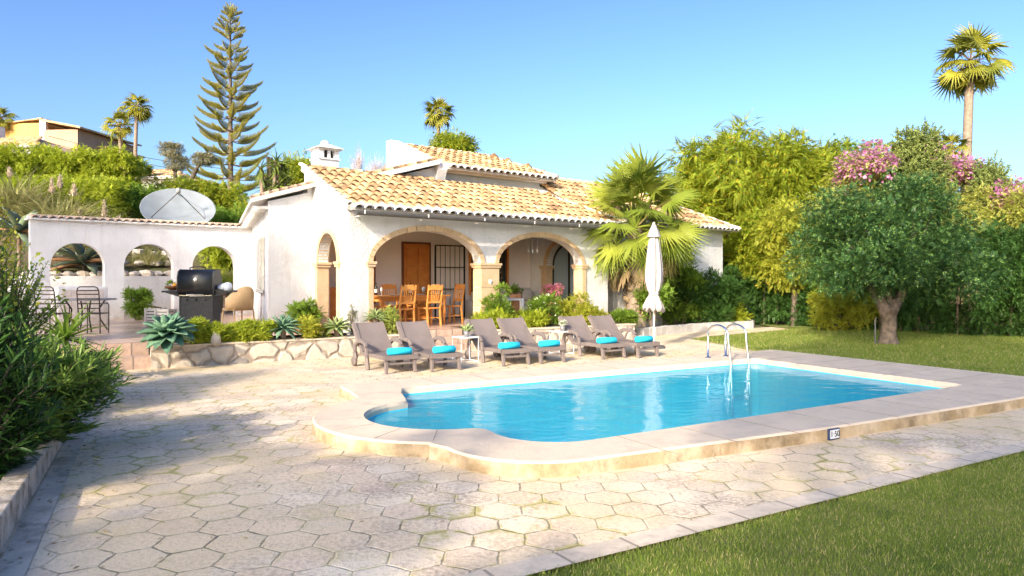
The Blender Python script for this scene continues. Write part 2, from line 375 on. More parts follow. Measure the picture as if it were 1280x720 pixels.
def dup(root, loc, rz, label=None, scale=None, group=None):
    def cp(o, par):
        c = o.copy(); COL.objects.link(c); c.parent = par
        for ch in list(o.children): cp(ch, c)
        return c
    kids = list(root.children); r = root.copy(); COL.objects.link(r)
    for ch in kids: cp(ch, r)
    r.location = loc; r.rotation_euler.z = rz
    if label: r['label'] = label
    if group: r['group'] = group
    if scale: r.scale = scale if hasattr(scale, '__len__') else (scale,)*3
    return r
def struct(mb, name, m, label=None): o = mb.build(name, m); o['kind'] = 'structure'; return o

# ------------------------------------------------------------------ foliage tools
def T_leaf(w_=.2, fold=.07, tip=-.06):
    return np.array([(0, 0, 0), (w_, .45, fold), (0, 1, tip), (-w_, .45, fold)], float), np.array([(0, 1, 2), (0, 2, 3)])
def compose(items):
    V = []; F = []; o = 0
    for (v, f), Mx, off, sc in items: V.append((v*sc)@np.array(Mx).T + off); F.append(f+o); o += len(v)
    return np.vstack(V), np.vstack(F)
def rotz(a): return np.array([[cos(a), -sin(a), 0], [sin(a), cos(a), 0], [0, 0, 1]])
def rotx(a): return np.array([[1, 0, 0], [0, cos(a), -sin(a)], [0, sin(a), cos(a)]])
def T_sprig(n=4, L=.38, w_=.26, droop=.25, ang=55, rise=0.15):
    it = []
    for i in range(n):
        t = (i+.6)/n
        for sg in (-1, 1): it.append((T_leaf(w_), rotz(sg*R(ang))@rotx(R(12)), (0, t*.8, -droop*t*t+rise*t), L*(1-.35*t)))
    it.append((T_leaf(w_), rotx(-.3), (0, .8, -droop*.6+rise), L)); return compose(it)
def T_whorl(n=7, L=1, w_=.09, open_=45):
    it = []
    for i in range(n):
        a = 2*pi*i/n + .3*i; tl = R(90-open_*(.5+.9*(i % 3)/2))
        it.append((T_leaf(w_, .02, -.05), rotz(a)@rotx(tl), (0, 0, 0), L*(.75+.25*((i*7) % 3)/2)))
    v, f = compose(it); v = v[:, [0, 2, 1]]*np.array([1, 1, -1]); return v, f
def T_frond(n=11, L=.30, w_=.17, droop=.45):
    it = []
    for i in range(n):
        t = (i+.5)/n; y = t; z = -droop*t*t
        for sg in (-1, 1): it.append((T_leaf(w_), rotz(sg*R(62))@rotx(-.35), (0, y, z), L*(1.05-.75*t)))
    return compose(it)
def T_fan(n=26, spread=160, inner=.42, droop=.25, fold=.03):
    V = [(0, 0, 0)]; F = []
    da = R(2*spread)/n if False else R(spread*2/n)
    for i in range(n):
        a0 = -R(spread)+da*i; am = a0+da/2; a1 = a0+da; o = len(V)
        k = 1-.25*abs(am)/pi
        f = lambda a, r, z: (sin(a)*r, cos(a)*r, z)
        V += [f(a0, inner*k, -.04), f(am, inner*k*1.02, fold), f(a1, inner*k, -.04), f(am+.02*(i % 3-1), k, -droop*(.4+.6*((i*5) % 4)/3))]
        F += [(0, o, o+1), (0, o+1, o+2), (o, o+3, o+1), (o+1, o+3, o+2)]
    return np.array(V, float), np.array(F)
def T_blade(w_=.02, bend=.35, n=4):
    V = []; F = []
    for i in range(n+1):
        t = i/n; ww = w_*(1-t**1.6)*(.6+.4*min(1, t*4)); y = t*(1-bend*.3*t); z = -bend*t*t
        V += [(-ww, y, z), (ww, y, z)]
    for i in range(n): a = 2*i; F += [(a, a+1, a+3), (a, a+3, a+2)]
    return np.array(V, float), np.array(F)
def T_fleshy(w_=.13, bend=.15, n=5):      # thick agave leaf: channelled upper side and keel
    V = []; F = []
    for i in range(n+1):
        t = i/n; ww = w_*(.55+1.6*t-2.15*t*t*t)*(1 if i < n else 0); y = t; z = bend*sin(t*pi*.5)*.2-bend*t*t
        V += [(-ww, y, z+ww*.35), (0, y, z-ww*.12), (ww, y, z+ww*.35), (0, y, z-ww*.5)]
    for i in range(n):
        a = 4*i; b = a+4
        for j, k in ((0, 1), (1, 2), (2, 3), (3, 0)): F += [(a+j, a+k, b+k), (a+j, b+k, b+j)]
    return np.array(V, float), np.array(F)
def frames(d, roll=None, upv=None):
    d = d/np.maximum(np.linalg.norm(d, axis=1, keepdims=True), 1e-6); n = len(d)
    if upv is None: upv = np.tile([0, 0, 1.], (n, 1)) + rng.normal(0, .35, (n, 3))
    x = np.cross(d, upv); x /= np.maximum(np.linalg.norm(x, axis=1, keepdims=True), 1e-6); z = np.cross(x, d)
    return np.stack([x, d, z], axis=2)
def fol(name, T, pos, d, sc, m, parent=None, smooth=False, upv=None, extra=None):
    v, f = T; pos = np.asarray(pos, float); n = len(pos)
    sc = np.broadcast_to(np.asarray(sc, float), (n,)) if np.ndim(sc) < 2 else sc
    Rm = frames(np.asarray(d, float), upv=upv)
    vv = np.einsum('nij,kj->nki', Rm, v)*sc[:, None, None] + pos[:, None, :]
    V = vv.reshape(-1, 3); Fa = (f[None]+(np.arange(n)*len(v))[:, None, None]).reshape(-1, 3)
    if extra: V = np.vstack([V, extra[0]]); Fa = np.vstack([Fa, extra[1]+n*len(v)])
    me = bpy.data.meshes.new(name); me.vertices.add(len(V)); me.vertices.foreach_set('co', V.astype(np.float32).ravel())
    me.loops.add(Fa.size); me.loops.foreach_set('vertex_index', Fa.astype(np.int32).ravel())
    me.polygons.add(len(Fa)); me.polygons.foreach_set('loop_start', np.arange(0, Fa.size, 3, dtype=np.int32))
    me.polygons.foreach_set('loop_total', np.full(len(Fa), 3, np.int32))
    if smooth: me.polygons.foreach_set('use_smooth', np.ones(len(Fa), bool))
    me.update(calc_edges=True); me.materials.append(m)
    o = bpy.data.objects.new(name, me); COL.objects.link(o); o.parent = parent; return o
def sph(n): d = rng.normal(size=(n, 3)); return d/np.linalg.norm(d, axis=1, keepdims=True)
def clumps(C, Rr, n, shell=.5):
    """n leaves over clumps C (m,3) with radii Rr (m,) or (m,3)"""
    C = np.asarray(C, float); Rr = np.asarray(Rr, float)
    if Rr.ndim == 1: Rr = np.stack([Rr, Rr, Rr*.8], 1)
    wgt = (Rr.prod(1))**.67; idx = rng.choice(len(C), n, p=wgt/wgt.sum())
    u = sph(n); r = shell+(1-shell)*rng.random(n)**.6
    r *= 1+.17*rng.normal(size=n)
    return C[idx]+u*Rr[idx]*r[:, None], u
def ell(c, r, m, rc, surf=.55, flat=.8):
    """m clump centres in an ellipsoid"""
    u = sph(m); k = surf+(1.1-surf)*rng.random(m)
    C = np.asarray(c)+u*np.asarray(r)*k[:, None]; rr = rc*rng.uniform(.6, 1.3, m)
    return C, np.stack([rr, rr, rr*flat], 1)
def shoots(mb, trunk_top, C, r0, n=5, k=14, sag=.0):
    for c in C[:k]:
        a = Vector(trunk_top); b = Vector(c); mid = (a+b)/2 + Vector((0, 0, sag))+Vector(rng.normal(0, .12, 3))*(b-a).length*.4
        mb.tube([a, a*.5+mid*.5+Vector((0, 0, .02)), mid, b], [r0, r0*.75, r0*.5, r0*.18], n)
def tree(name, label, cat, loc, trunk, r0, crown, leafT, n, size, lm, bark='bark', droop=.2, group=None, out=.8, shell=.5, limbs=14, crown_name='crown'):
    """trunk: list of local points; crown: (C,R) local clump arrays"""
    t = thing(name, label, cat, loc, 0, group); C, Rr = crown
    mb = MB(); rad = [r0*(1.25 if i == 0 else 1-.5*i/max(1, len(trunk)-1)) for i in range(len(trunk))]
    mb.tube(trunk, rad, 9); shoots(mb, trunk[-1], C, r0*.45, 5, limbs); mb.build('trunk', M[bark], t)
    p, u = clumps(C, Rr, n, shell); d = u*out+rng.normal(0, .45, (n, 3))+np.array([0, 0, -droop])
    fol(crown_name, leafT, p, d, size*rng.uniform(.7, 1.3, n), M[lm], t); return t
def shrub(name, label, cat, loc, crown, leafT, n, size, lm, group=None, droop=-.3, shell=.35, extra=None, part='foliage'):
    t = thing(name, label, cat, loc, 0, group); C, Rr = crown
    mb = MB()
    for c in C[:12]: mb.tube([(c[0]*.2, c[1]*.2, 0), (c[0]*.6, c[1]*.6, c[2]*.6), tuple(c)], [.018, .013, .006], 5)
    mb.build('stem', M['bark'], t)
    p, u = clumps(C, Rr, n, shell); d = u*.8+rng.normal(0, .45, (n, 3))+np.array([0, 0, -droop])
    p[:, 2] = np.maximum(p[:, 2], .03)
    fol(part, leafT, p, d, size*rng.uniform(.7, 1.3, n), M[lm], t)
    if extra:
        T2, n2, s2, m2, nm = extra; p, u = clumps(C, Rr*1.03, n2, .93); p[:, 2] = np.maximum(p[:, 2], .05)
        fol(nm, T2, p, u+rng.normal(0, .3, (n2, 3))+np.array([0, 0, .4]), s2*rng.uniform(.7, 1.3, n2), M[m2], t)
    return t

#==STRUCTURE==
# ------------------------------------------------------------------ pool outlines (pool frame, s leftwards, t away)
def arc(c, r, a0, a1, n, ry=None): return [(c[0]+r*cos(R(a0+(a1-a0)*i/n)), c[1]+(ry or r)*sin(R(a0+(a1-a0)*i/n))) for i in range(n+1)]
def dense(P, step=.25):
    out = []
    for i in range(len(P)):
        a = np.array(P[i]); b = np.array(P[(i+1) % len(P)]); L = np.linalg.norm(b-a); k = max(1, int(L/step))
        out += [tuple(a+(b-a)*j/k) for j in range(k)]
    return out
inner = arc((-.2, .12), .12, 270, 180, 3) + [(-.38, 3.72)] + [(-.3, 3.82)] + [(6.70, 3.88)] + [(6.86, 3.5), (6.97, 3.1), (7.05, 2.88)] \
    + arc((7.0, 1.95), .87, 75, -75, 18, .9) + [(7.08, 1.04), (7.0, .94)] + arc((6.4, .62), .62, 15, -90, 10)
outer = [(-2.05, -.95)] + [(-2.05, 4.75)] + [(7.1, 4.72)] + arc((7.1, 4.42), .32, 80, 0, 5) + [(7.44, 3.9), (7.5, 3.45)] \
    + arc((7.0, 1.95), 1.45, 60, -58, 20, 1.5) + [(7.78, .62)] + arc((6.78, .35), .93, 5, -88, 12) + [(3.9, -.84), (.7, -.95)]
def loop_w(L): return [pf(s, t) for s, t in L]
def ccw(L):
    a = sum(L[i][0]*L[(i+1) % len(L)][1]-L[(i+1) % len(L)][0]*L[i][1] for i in range(len(L))); return L if a > 0 else L[::-1]
def inset(L, d):
    L = ccw(L); n = len(L); out = []
    for i in range(n):
        p = np.array(L[i]); a = p-np.array(L[i-1]); b = np.array(L[(i+1) % n])-p
        a = a/max(1e-6, np.linalg.norm(a)); b = b/max(1e-6, np.linalg.norm(b)); nn = np.array([-(a+b)[1], (a+b)[0]]); nn = nn/max(1e-6, np.linalg.norm(nn))
        out.append(tuple(p+nn*d))
    return out
inW = ccw(dense(loop_w(inner), .3)); outW = ccw(dense(loop_w(outer), .3))
def wall_loop(mb, L0, z0, L1, z1, smooth=False, mi=0):
    n = len(L0); vs = [(p[0], p[1], z0) for p in L0]+[(p[0], p[1], z1) for p in L1]
    mb.add(vs, [(i, (i+1) % n, n+(i+1) % n, n+i) for i in range(n)], smooth, mi)

big = 420
hole = inset(outW, .12)
g = MB().poly([[(-big, -big), (big, -big), (big, big), (-big, big)], hole], -.03); struct(g, 'ground', M['earth'])
pav = [pf(11.2, -2.05), pf(-3.6, -2.12), pf(-3.6, -1.2), pf(-2.02, -.9), pf(-2.02, 4.6), pf(-2.5, 5.6), pf(-3.4, 7.0), pf(-3.55, 8.65), pf(-4.5, 9.0), pf(-7.4, 9.2), pf(-8.9, 9.4), pf(-9.2, 10.6), pf(-1.9, 10.9), pf(14, 10.0), pf(14, 9.0), pf(11.2, 9.0)]
struct(MB().poly([pav, hole], 0), 'paving', M['hex'])
b = MB()
b.poly([[pf(10.8, -2.06), pf(-3.6, -2.12), pf(-3.6, -1.93), pf(10.8, -1.87)]], .006)
struct(b, 'paving_border', M['border'])
struct(MB().poly([[pf(11.1, -1.8), pf(10.94, -1.8), pf(10.05, 9.0), pf(10.25, 9.0)]], .008), 'paving_strip', mat('cement_strip', (.62, .54, .44), (.50, .43, .35), .9, 3, lo=.42, hi=.58, bump=.006, bs=30, stain=(.30, .26, .20), sscale=4, slo=.5, shi=.66))
# lawns
lawnF = [pf(10.84, -2.07), pf(13, -12), pf(-40, -12), pf(-40, -2.14), pf(-3.6, -2.14)]
struct(MB().poly([lawnF], -.012), 'front_lawn', M['lawn'])
farL = [pf(-2.03, -2.1), pf(-2.03, 4.7), pf(-2.5, 5.6), pf(-3.4, 7.0), pf(-3.55, 8.65), pf(-4.5, 9.0), pf(-7.4, 9.2), pf(-8.9, 9.4), pf(-9.2, 10.6), (8.7, 26.8), (15, 20.6), (26, 10), pf(-12, -2.1)]
lf = [pf(-3.6, -2.12), pf(-3.6, -1.2), pf(-2.02, -.9)]+farL[1:-1]+[pf(-16, -2.12)]
struct(MB().poly([lf], .01), 'far_lawn', M['lawn'])
# terrace
tb = MB()
tp = [pf(-1.6, 10.55), pf(2.75, 10.35), pf(2.75, 9.8), pf(4.05, 9.8), pf(4.05, 9.95), pf(9.45, 9.95), pf(9.45, 9.72), pf(14.2, 9.72), pf(14.2, 24), pf(-1.6, 24)]
tb.poly([tp], .45)
struct(tb, 'terrace_floor', M['terr'])
st = MB(); T = Matrix.Translation((A[0], A[1], 0)) @ Matrix.Rotation(PA, 4, 'Z')
for k, (t0, z1) in enumerate(((9.2, .15), (9.5, .30), (9.8, .446))): st.box(-4.05, -2.75, t0, 9.5+.3*k+.2, 0 if k == 0 else z1-.15, z1, T)
for k, (t0, z1) in enumerate(((9.22, .22), (9.72, .446))): st.box(-14.2, -9.45, t0, t0+.55, 0, z1, T)
struct(st, 'terrace_steps', M['riser'])
# hillside
n = 90; hm = MB(); vs = []; xs = np.linspace(-70, 22, n); ys = np.linspace(14, 110, n)
for y in ys:
    for x in xs: vs.append((x, y, hill(x, y)))
hm.add(vs, [(j*n+i, j*n+i+1, (j+1)*n+i+1, (j+1)*n+i) for j in range(n-1) for i in range(n-1) if max(vs[j*n+i][2], vs[(j+1)*n+i+1][2], vs[j*n+i+1][2], vs[(j+1)*n+i][2]) > -.25 and toh(*vs[j*n+i][:2])[1] > 10.9 - .8], True)
struct(hm, 'hillside', M['hillsoil'])

# ------------------------------------------------------------------ pool
pool = thing('swimming_pool', 'blue swimming pool with scalloped roman end and pale stone coping', 'swimming pool')
c = MB(); o1 = inset(outW, .02); i1 = inset(inW, -.025)
zc = lambda p: .15
c.poly([o1, i1], .138); wall_loop(c, o1, .138, outW, .118, True)
wall_loop(c, inW, .10, i1, .138, True); wall_loop(c, inset(inW, -.0), .10, inset(inW, -.0), .05)
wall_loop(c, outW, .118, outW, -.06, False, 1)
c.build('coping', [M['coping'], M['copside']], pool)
# thin joints between coping stones are a part of their own: shallow dark mortar lines
JT = mat('mortar_joint', (.30, .24, .18))
def jn(f): q = MB(); f(q); q.build('coping_joint', JT, pool)
for s in np.arange(-1.3, 6.6, .82):
    for t0, t1 in ((-.90 if s < 3 else -.86, -.03), (3.93, 4.68)):
        if s < 0 and t0 > 0: continue
        jn(lambda q: q.box(-s-.004, -s+.004, t0, t1, .137, .1405, T))
for t in np.arange(.4, 4.6, .8): jn(lambda q: q.box(.28, 2.02, t-.004, t+.004, .137, .1405, T))
for a in range(-60, 61, 24):
    ca, sa = cos(R(a)), sin(R(a)); p0 = pf(7.0+.93*ca, 1.95+.95*sa); p1 = pf(7.0+1.40*ca, 1.95+1.42*sa)
    jn(lambda q: q.bar((p0[0], p0[1], .138), (p1[0], p1[1], .138), .006, .005))
bs = MB(); wall_loop(bs, inW, .05, inW, -.95); bs.poly([inW], -.95)
def poolmat():
    m, n, l, p = nt('pool_mosaic')
    tc = n.new('ShaderNodeTexCoord'); b = n.new('ShaderNodeTexBrick'); mp = n.new('ShaderNodeMapping'); mp.inputs['Rotation'].default_value = (0, 0, -PA)
    l.new(tc.outputs['Object'], mp.inputs[0]); l.new(mp.outputs[0], b.inputs['Vector']); b.offset = 0; b.inputs['Scale'].default_value = 1
    b.inputs['Brick Width'].default_value = .05; b.inputs['Row Height'].default_value = .05; b.inputs['Mortar Size'].default_value = .003
    b.inputs['Color1'].default_value = (.07, .68, .90, 1); b.inputs['Color2'].default_value = (.10, .74, .93, 1); b.inputs['Mortar'].default_value = (.12, .76, .93, 1)
    l.new(b.outputs[0], p.inputs['Base Color']); p.inputs['Roughness'].default_value = .5
    return m
bs.build('basin', poolmat(), pool)
def watermat():
    m, n, l, p = nt('pool_water')
    n.remove(p)
    tr = n.new('ShaderNodeBsdfTransparent'); tr.inputs[0].default_value = (.74, .97, 1, 1)
    gl = n.new('ShaderNodeBsdfGlossy'); gl.inputs['Roughness'].default_value = .02; gl.inputs[0].default_value = (.9, .97, 1, 1)
    fr = n.new('ShaderNodeFresnel'); fr.inputs[0].default_value = 1.33
    b = n.new('ShaderNodeBump'); b.inputs['Distance'].default_value = .02; b.inputs['Strength'].default_value = .7
    tc = n.new('ShaderNodeTexCoord'); mp = n.new('ShaderNodeMapping'); mp.inputs['Rotation'].default_value = (0, 0, -.3); mp.inputs['Scale'].default_value = (1, 1.5, 1)
    l.new(tc.outputs['Object'], mp.inputs[0])
    h = math_(n, l, 'ADD', noise(n, l, 2.2, 2, .5, mp.outputs[0]), math_(n, l, 'MULTIPLY', noise(n, l, 9, 2, .5, mp.outputs[0]), .22))
    l.new(h, b.inputs['Height']); l.new(b.outputs[0], gl.inputs['Normal']); l.new(b.outputs[0], fr.inputs['Normal'])
    df = n.new('ShaderNodeBsdfDiffuse'); df.inputs[0].default_value = (.07, .72, .90, 1)    # light scattered back by the water body
    m0 = n.new('ShaderNodeMixShader'); m0.inputs[0].default_value = .36; l.new(tr.outputs[0], m0.inputs[1]); l.new(df.outputs[0], m0.inputs[2])
    mx = n.new('ShaderNodeMixShader'); l.new(math_(n, l, 'MULTIPLY', fr.outputs[0], .7), mx.inputs[0]); l.new(m0.outputs[0], mx.inputs[1]); l.new(gl.outputs[0], mx.inputs[2])
    l.new(mx.outputs[0], n['Material Output'].inputs[0]); return m
wt = MB().poly([inset(inW, .004)], .04); struct(wt, 'pool_water', watermat())
# depth marker on the coping side
xm, ym = -3.88, -.845
dm = MB().box(xm-.085, xm+.085, ym-.014, ym+.01, .01, .122, T); dmo = dm.build('depth_marker', mat('marker_blue', (.03, .05, .12)), pool)
dm2 = MB().box(xm-.072, xm+.072, ym-.018, ym-.012, .022, .11, T); dm2.build('marker_face', mat('marker_white', (.72, .74, .78)), dmo)
tcv = bpy.data.curves.new('t', 'FONT'); tcv.body = '1·50'; tcv.size = .085; tcv.extrude = .002; tcv.align_x = 'CENTER'; tcv.align_y = 'CENTER'
to = bpy.data.objects.new('t', tcv); COL.objects.link(to); bpy.context.view_layer.update()
tm = bpy.data.meshes.new_from_object(to.evaluated_get(bpy.context.evaluated_depsgraph_get())); bpy.data.objects.remove(to)
tm.transform(T @ Matrix.Translation((xm, ym-.02, .066)) @ Matrix.Rotation(R(90), 4, 'X')); tm.materials.clear(); tm.materials.append(M['blackmet'])
tob = bpy.data.objects.new('marker_numerals', tm); COL.objects.link(tob); tob.parent = dmo

# ladder
ld = thing('pool_ladder', 'polished steel pool ladder with two arched handrails at the far edge of the pool', 'pool ladder', (A[0], A[1], 0), PA)
for xx in (-.26, .22):
    pts = [(xx, 4.36, .13), (xx, 4.36, .58)]+[(xx, 4.11+.25*cos(R(a)), .60+.17*sin(R(a))) for a in range(0, 181, 15)]+[(xx, 3.85, .45), (xx, 3.78, .0), (xx, 3.76, -.9)]
    hr = MB().tube(pts, .022, 10).build('handrail', M['steel'], ld)
    MB().lathe([(.0, .012), (.05, .012), (.055, 0)], 14, (xx, 4.36, .138)).build('flange', M['steel'], hr)
for z in (-.25, -.55): MB().box(-.26, .22, 3.70, 3.78, z, z+.025).build('tread', M['steel'], ld)

# ------------------------------------------------------------------ raised bed, planter walls
rb = thing('raised_bed_kerb', 'weathered grey stone kerb edging the raised bed in the lower left corner', 'kerb', (A[0], A[1], 0), PA)
def sk(t): return 11.03-.085*(t+.6)
kk = MB(); y = -6.
while y < 8.9:
    L = random.uniform(.5, .75); y1 = min(y+L-.012, 9.); xa = -sk((y+y1)/2)+random.uniform(-.006, .006)
    p0 = Vector((-sk(y), y, 0)); p1 = Vector((-sk(y1), y1, 0)); a_ = math.atan2(-(p1-p0).x, (p1-p0).y)
    kk.box(-.17, 0, 0, (p1-p0).length, -.05, .215+random.uniform(-.008, .008), Matrix.Translation(p0) @ Matrix.Rotation(a_, 4, 'Z')); y += L
kk.build('kerb_stone', mat('grey_kerb', (.60, .52, .43), (.46, .39, .32), .9, 4, bump=.02, bs=14, stain=(.22, .18, .13), sscale=5, slo=.46, shi=.62), rb, bevel=.012)
struct(MB().poly([[pf(sk(-6)+.16, -6), pf(20, -6), pf(20, 9.15), pf(sk(9.15)+.16, 9.15)]], .16), 'planting_soil', M['soil'])
pw = thing('stone_planter_wall', 'low rubble stone planter wall with flat rim left of the terrace steps', 'planter wall', (A[0], A[1], 0), PA)
MB().box(-9.45, -4.05, 9.17, 9.42, -.05, .39).build('wall', M['rubble'], pw)
MB().box(-9.47, -4.03, 9.15, 9.45, .39, .42).build('rim', M['coping'], pw, bevel=.008)
struct(MB().poly([[pf(9.45, 9.44), pf(4.05, 9.44), pf(4.05, 9.96), pf(9.45, 9.96)]], .40), 'planter_soil', M['soil'])
pw2 = thing('stone_planter_wall', 'low cream stone planter wall behind the loungers right of the terrace steps', 'planter wall', (A[0], A[1], 0), PA)
MB().box(-2.75, 2.05, 9.17, 9.42, -.05, .40).box(1.8, 2.05, 9.42, 10.4, -.05, .395).build('wall', M['rubble'], pw2)
MB().box(-2.77, 2.07, 9.15, 9.45, .40, .43).build('rim', M['coping'], pw2, bevel=.008)
struct(MB().poly([[pf(2.75, 9.44), pf(-1.8, 9.44), pf(-1.8, 11.2), pf(2.75, 10.5)]], .455), 'flowerbed_soil', M['soil'])
bw = thing('stone_bed_border', 'low pale stone border curving round the bed beside the far path', 'border')
m = MB(); pts = [(3.55, 20.0), (4.4, 20.95), (5.4, 21.9), (6.6, 22.75), (7.7, 23.35), (7.9, 23.8), (7.2, 24.6)]
for i in range(len(pts)-1):
    a = np.array(pts[i]); b_ = np.array(pts[i+1]); k = max(1, int(np.linalg.norm(b_-a)/.3))
    for q in range(k): p0 = a+(b_-a)*q/k; p1 = a+(b_-a)*(q+.96)/k; m.bar((p0[0], p0[1], .11), (p1[0], p1[1], .11), .24, .26+.02*random.random())
m.build('stone_block', mat('pale_block', (.56, .53, .50), (.46, .44, .41), .9, 5, bump=.01, bs=20, island=.1), bw, bevel=.015)
struct(MB().poly([[(3.6, 20.1), (5.4, 22.0), (7.6, 23.45), (7.9, 23.9), (7.4, 25), (2.9, 21.3), (2.2, 19.9)]], .14), 'bed_soil', M['soil'])
#==HOUSE==
# ------------------------------------------------------------------ arched walls
def arch_wall(mb, x0, x1, z0, z1, ops, y0, y1, swap=False, top=None):
    """wall in the x-z plane from y0 (front) to y1; ops = (a,b,spring,rise,sill)"""
    top = top or (lambda x: z1)
    P = (lambda x, y, z: (y, x, z)) if swap else (lambda x, y, z: (x, y, z))
    def q(a, b, c, d, sm=False): mb.add([a, b, c, d], [(0, 1, 2, 3)], sm)
    def az(o, x): m_ = (o[0]+o[1])/2; h = (o[1]-o[0])/2; k = max(0, 1-((x-m_)/h)**2); return o[2]+o[3]*math.sqrt(k)
    xs = [x0, x1]
    for o in ops: xs += [(o[0]+o[1])/2-(o[1]-o[0])/2*cos(pi*i/28) for i in range(29)]
    xs = sorted(set(round(x, 5) for x in xs if x0-1e-6 <= x <= x1+1e-6))
    for a, b in zip(xs[:-1], xs[1:]):
        o = next((o for o in ops if o[0]-1e-4 <= a and b <= o[1]+1e-4), None)
        ta, tb_ = top(a), top(b); ra, rb_ = (z0, z0) if o is None else (az(o, a), az(o, b))
        for y in (y0, y1): q(P(a, y, ra), P(b, y, rb_), P(b, y, tb_), P(a, y, ta))
        q(P(a, y0, ta), P(b, y0, tb_), P(b, y1, tb_), P(a, y1, ta))
        if o:
            q(P(a, y0, ra), P(a, y1, ra), P(b, y1, rb_), P(b, y0, rb_), True)
            if o[4] > z0:
                for y in (y0, y1): q(P(a, y, z0), P(b, y, z0), P(b, y, o[4]), P(a, y, o[4]))
                q(P(a, y0, o[4]), P(b, y0, o[4]), P(b, y1, o[4]), P(a, y1, o[4]))
    for o in ops:
        for x in o[:2]: q(P(x, y0, max(z0, o[4])), P(x, y1, max(z0, o[4])), P(x, y1, o[2]), P(x, y0, o[2]))
    for x in (x0, x1): q(P(x, y0, z0), P(x, y1, z0), P(x, y1, top(x)), P(x, y0, top(x)))
    return mb
def surround(mb, a, b, spring, rise, wd, y0, y1, swap=False, n=17):
    """voussoirs round an arch, each an island"""
    P = (lambda x, y, z: (y, x, z)) if swap else (lambda x, y, z: (x, y, z))
    m_ = (a+b)/2; h = (b-a)/2
    for i in range(n):
        A0 = pi*i/n+.004; A1 = pi*(i+1)/n-.004; k = 3; vs = []
        for j_ in range(k+1):
            t = A0+(A1-A0)*j_/k
            for rr in (0, wd):
                x = m_-(h+rr)*cos(t); z = spring+(rise+rr)*sin(t)
                for y in (y0, y1): vs.append(P(x, y, z))
        fs = []
        for j_ in range(k):
            o = j_*4; fs += [(o, o+4, o+5, o+1), (o+2, o+3, o+7, o+6), (o, o+2, o+6, o+4), (o+1, o+5, o+7, o+3)]
        fs += [(0, 1, 3, 2), (k*4, k*4+2, k*4+3, k*4+1)]; mb.add(vs, fs)
def post(mb, x0, x1, z0, z1, y0, y1, swap=False, k=3, cap=True):
    B = (lambda *a: mb.box(a[2], a[3], a[0], a[1], a[4], a[5])) if swap else mb.box
    dz = (z1-z0)/k
    for i in range(k): B(x0, x1, y0, y1, z0+i*dz+.003, z0+(i+1)*dz-.003)
    if cap:
        B(x0-.035, x1+.035, y0-.03, y1+.03, z1-.005, z1+.055); B(x0-.06, x1+.06, y0-.05, y1+.05, z1+.055, z1+.115)
    B(x0-.02, x1+.02, y0-.015, y1+.015, z0, z0+.14)

villa = thing('white_villa', 'white stucco villa with clay tile roofs and arched stone porch behind the pool', 'house', (HO[0], HO[1], 0), HA)
Z0 = .40
SP = 1.96
f1 = (.57, 3.60, SP+.05, .76, 0); f2 = (4.17, 7.18, SP+.05, .74, 0)
m = MB(); arch_wall(m, .45, 8.27, Z0, 3.12, [f1, f2], 0, .29); m.build('front_wall', M['white'], villa)
m = MB(); arch_wall(m, 0.0, 1.95, Z0, 3.6, [(.60, 1.62, SP+.05, .68, 0)], 0.003, .25, swap=True, top=lambda y: 3.08+.46*y); 
m.build('side_wall', M['rough'], villa)
MB().box(.44, .452, -.004, .425, Z0, 3.1).build('corner_pier', M['rough'], villa)
m = MB(); arch_wall(m, .29, 3.0, Z0, 3.05, [(.72, 2.2, SP+.05, .72, 0)], 7.86, 8.268, swap=True); m.build('side_wall', M['white'], villa)
MB().box(.002, 8.25, 3.0, 3.25, Z0, 3.1).box(.44, .46, 1.95, 3.0, Z0, 3.05).build('back_wall', M['plaster_in'], villa)
MB().box(.1, 8.2, .1, 3.1, 3.04, 3.09).build('porch_ceiling', M['beam'], villa)
# rough render on the left face of the front: thin textured coat, slightly proud
m = MB(); m.box(0, .44, -.006, -.001, Z0, 3.1); m.build('rough_render', M['rough'], villa)
# stone surrounds
m = MB()
surround(m, f1[0], f1[1], f1[2], f1[3], .13, -.03, .31, n=19); surround(m, f2[0], f2[1], f2[2], f2[3], .13, -.03, .31, n=19)
post(m, .44, .575, Z0, SP-.05, -.032, .315); post(m, 3.595, 4.175, Z0, SP-.05, -.032, .315); post(m, 7.175, 7.34, Z0, SP-.05, -.032, .315)
m.build('stone_arcade', M['stone'], villa, bevel=.006)
m = MB(); surround(m, .60, 1.62, SP+.05, .68, .12, -.03, .27, swap=True, n=11)
post(m, .48, .605, Z0, SP-.05, -.032, .275, swap=True); post(m, 1.615, 1.75, Z0, SP-.05, -.032, .275, swap=True); m.build('stone_arch', M['stone'], villa, bevel=.006)
m = MB(); surround(m, .72, 2.2, SP+.05, .72, .13, 7.82, 8.29, swap=True, n=13)
post(m, .58, .725, Z0, SP-.05, 7.815, 8.295, swap=True); post(m, 2.195, 2.42, Z0, SP-.05, 7.815, 8.295, swap=True); m.build('stone_arch', M['stone'], villa, bevel=.006)
MB().lathe([(.0, .012), (.05, .012), (.062, 0)], 16, (0, 0, 0), Matrix.Translation((3.89, -.035, 1.55)) @ Matrix.Rotation(R(90), 4, 'X')).build('round_plaque', M['trim'], villa)
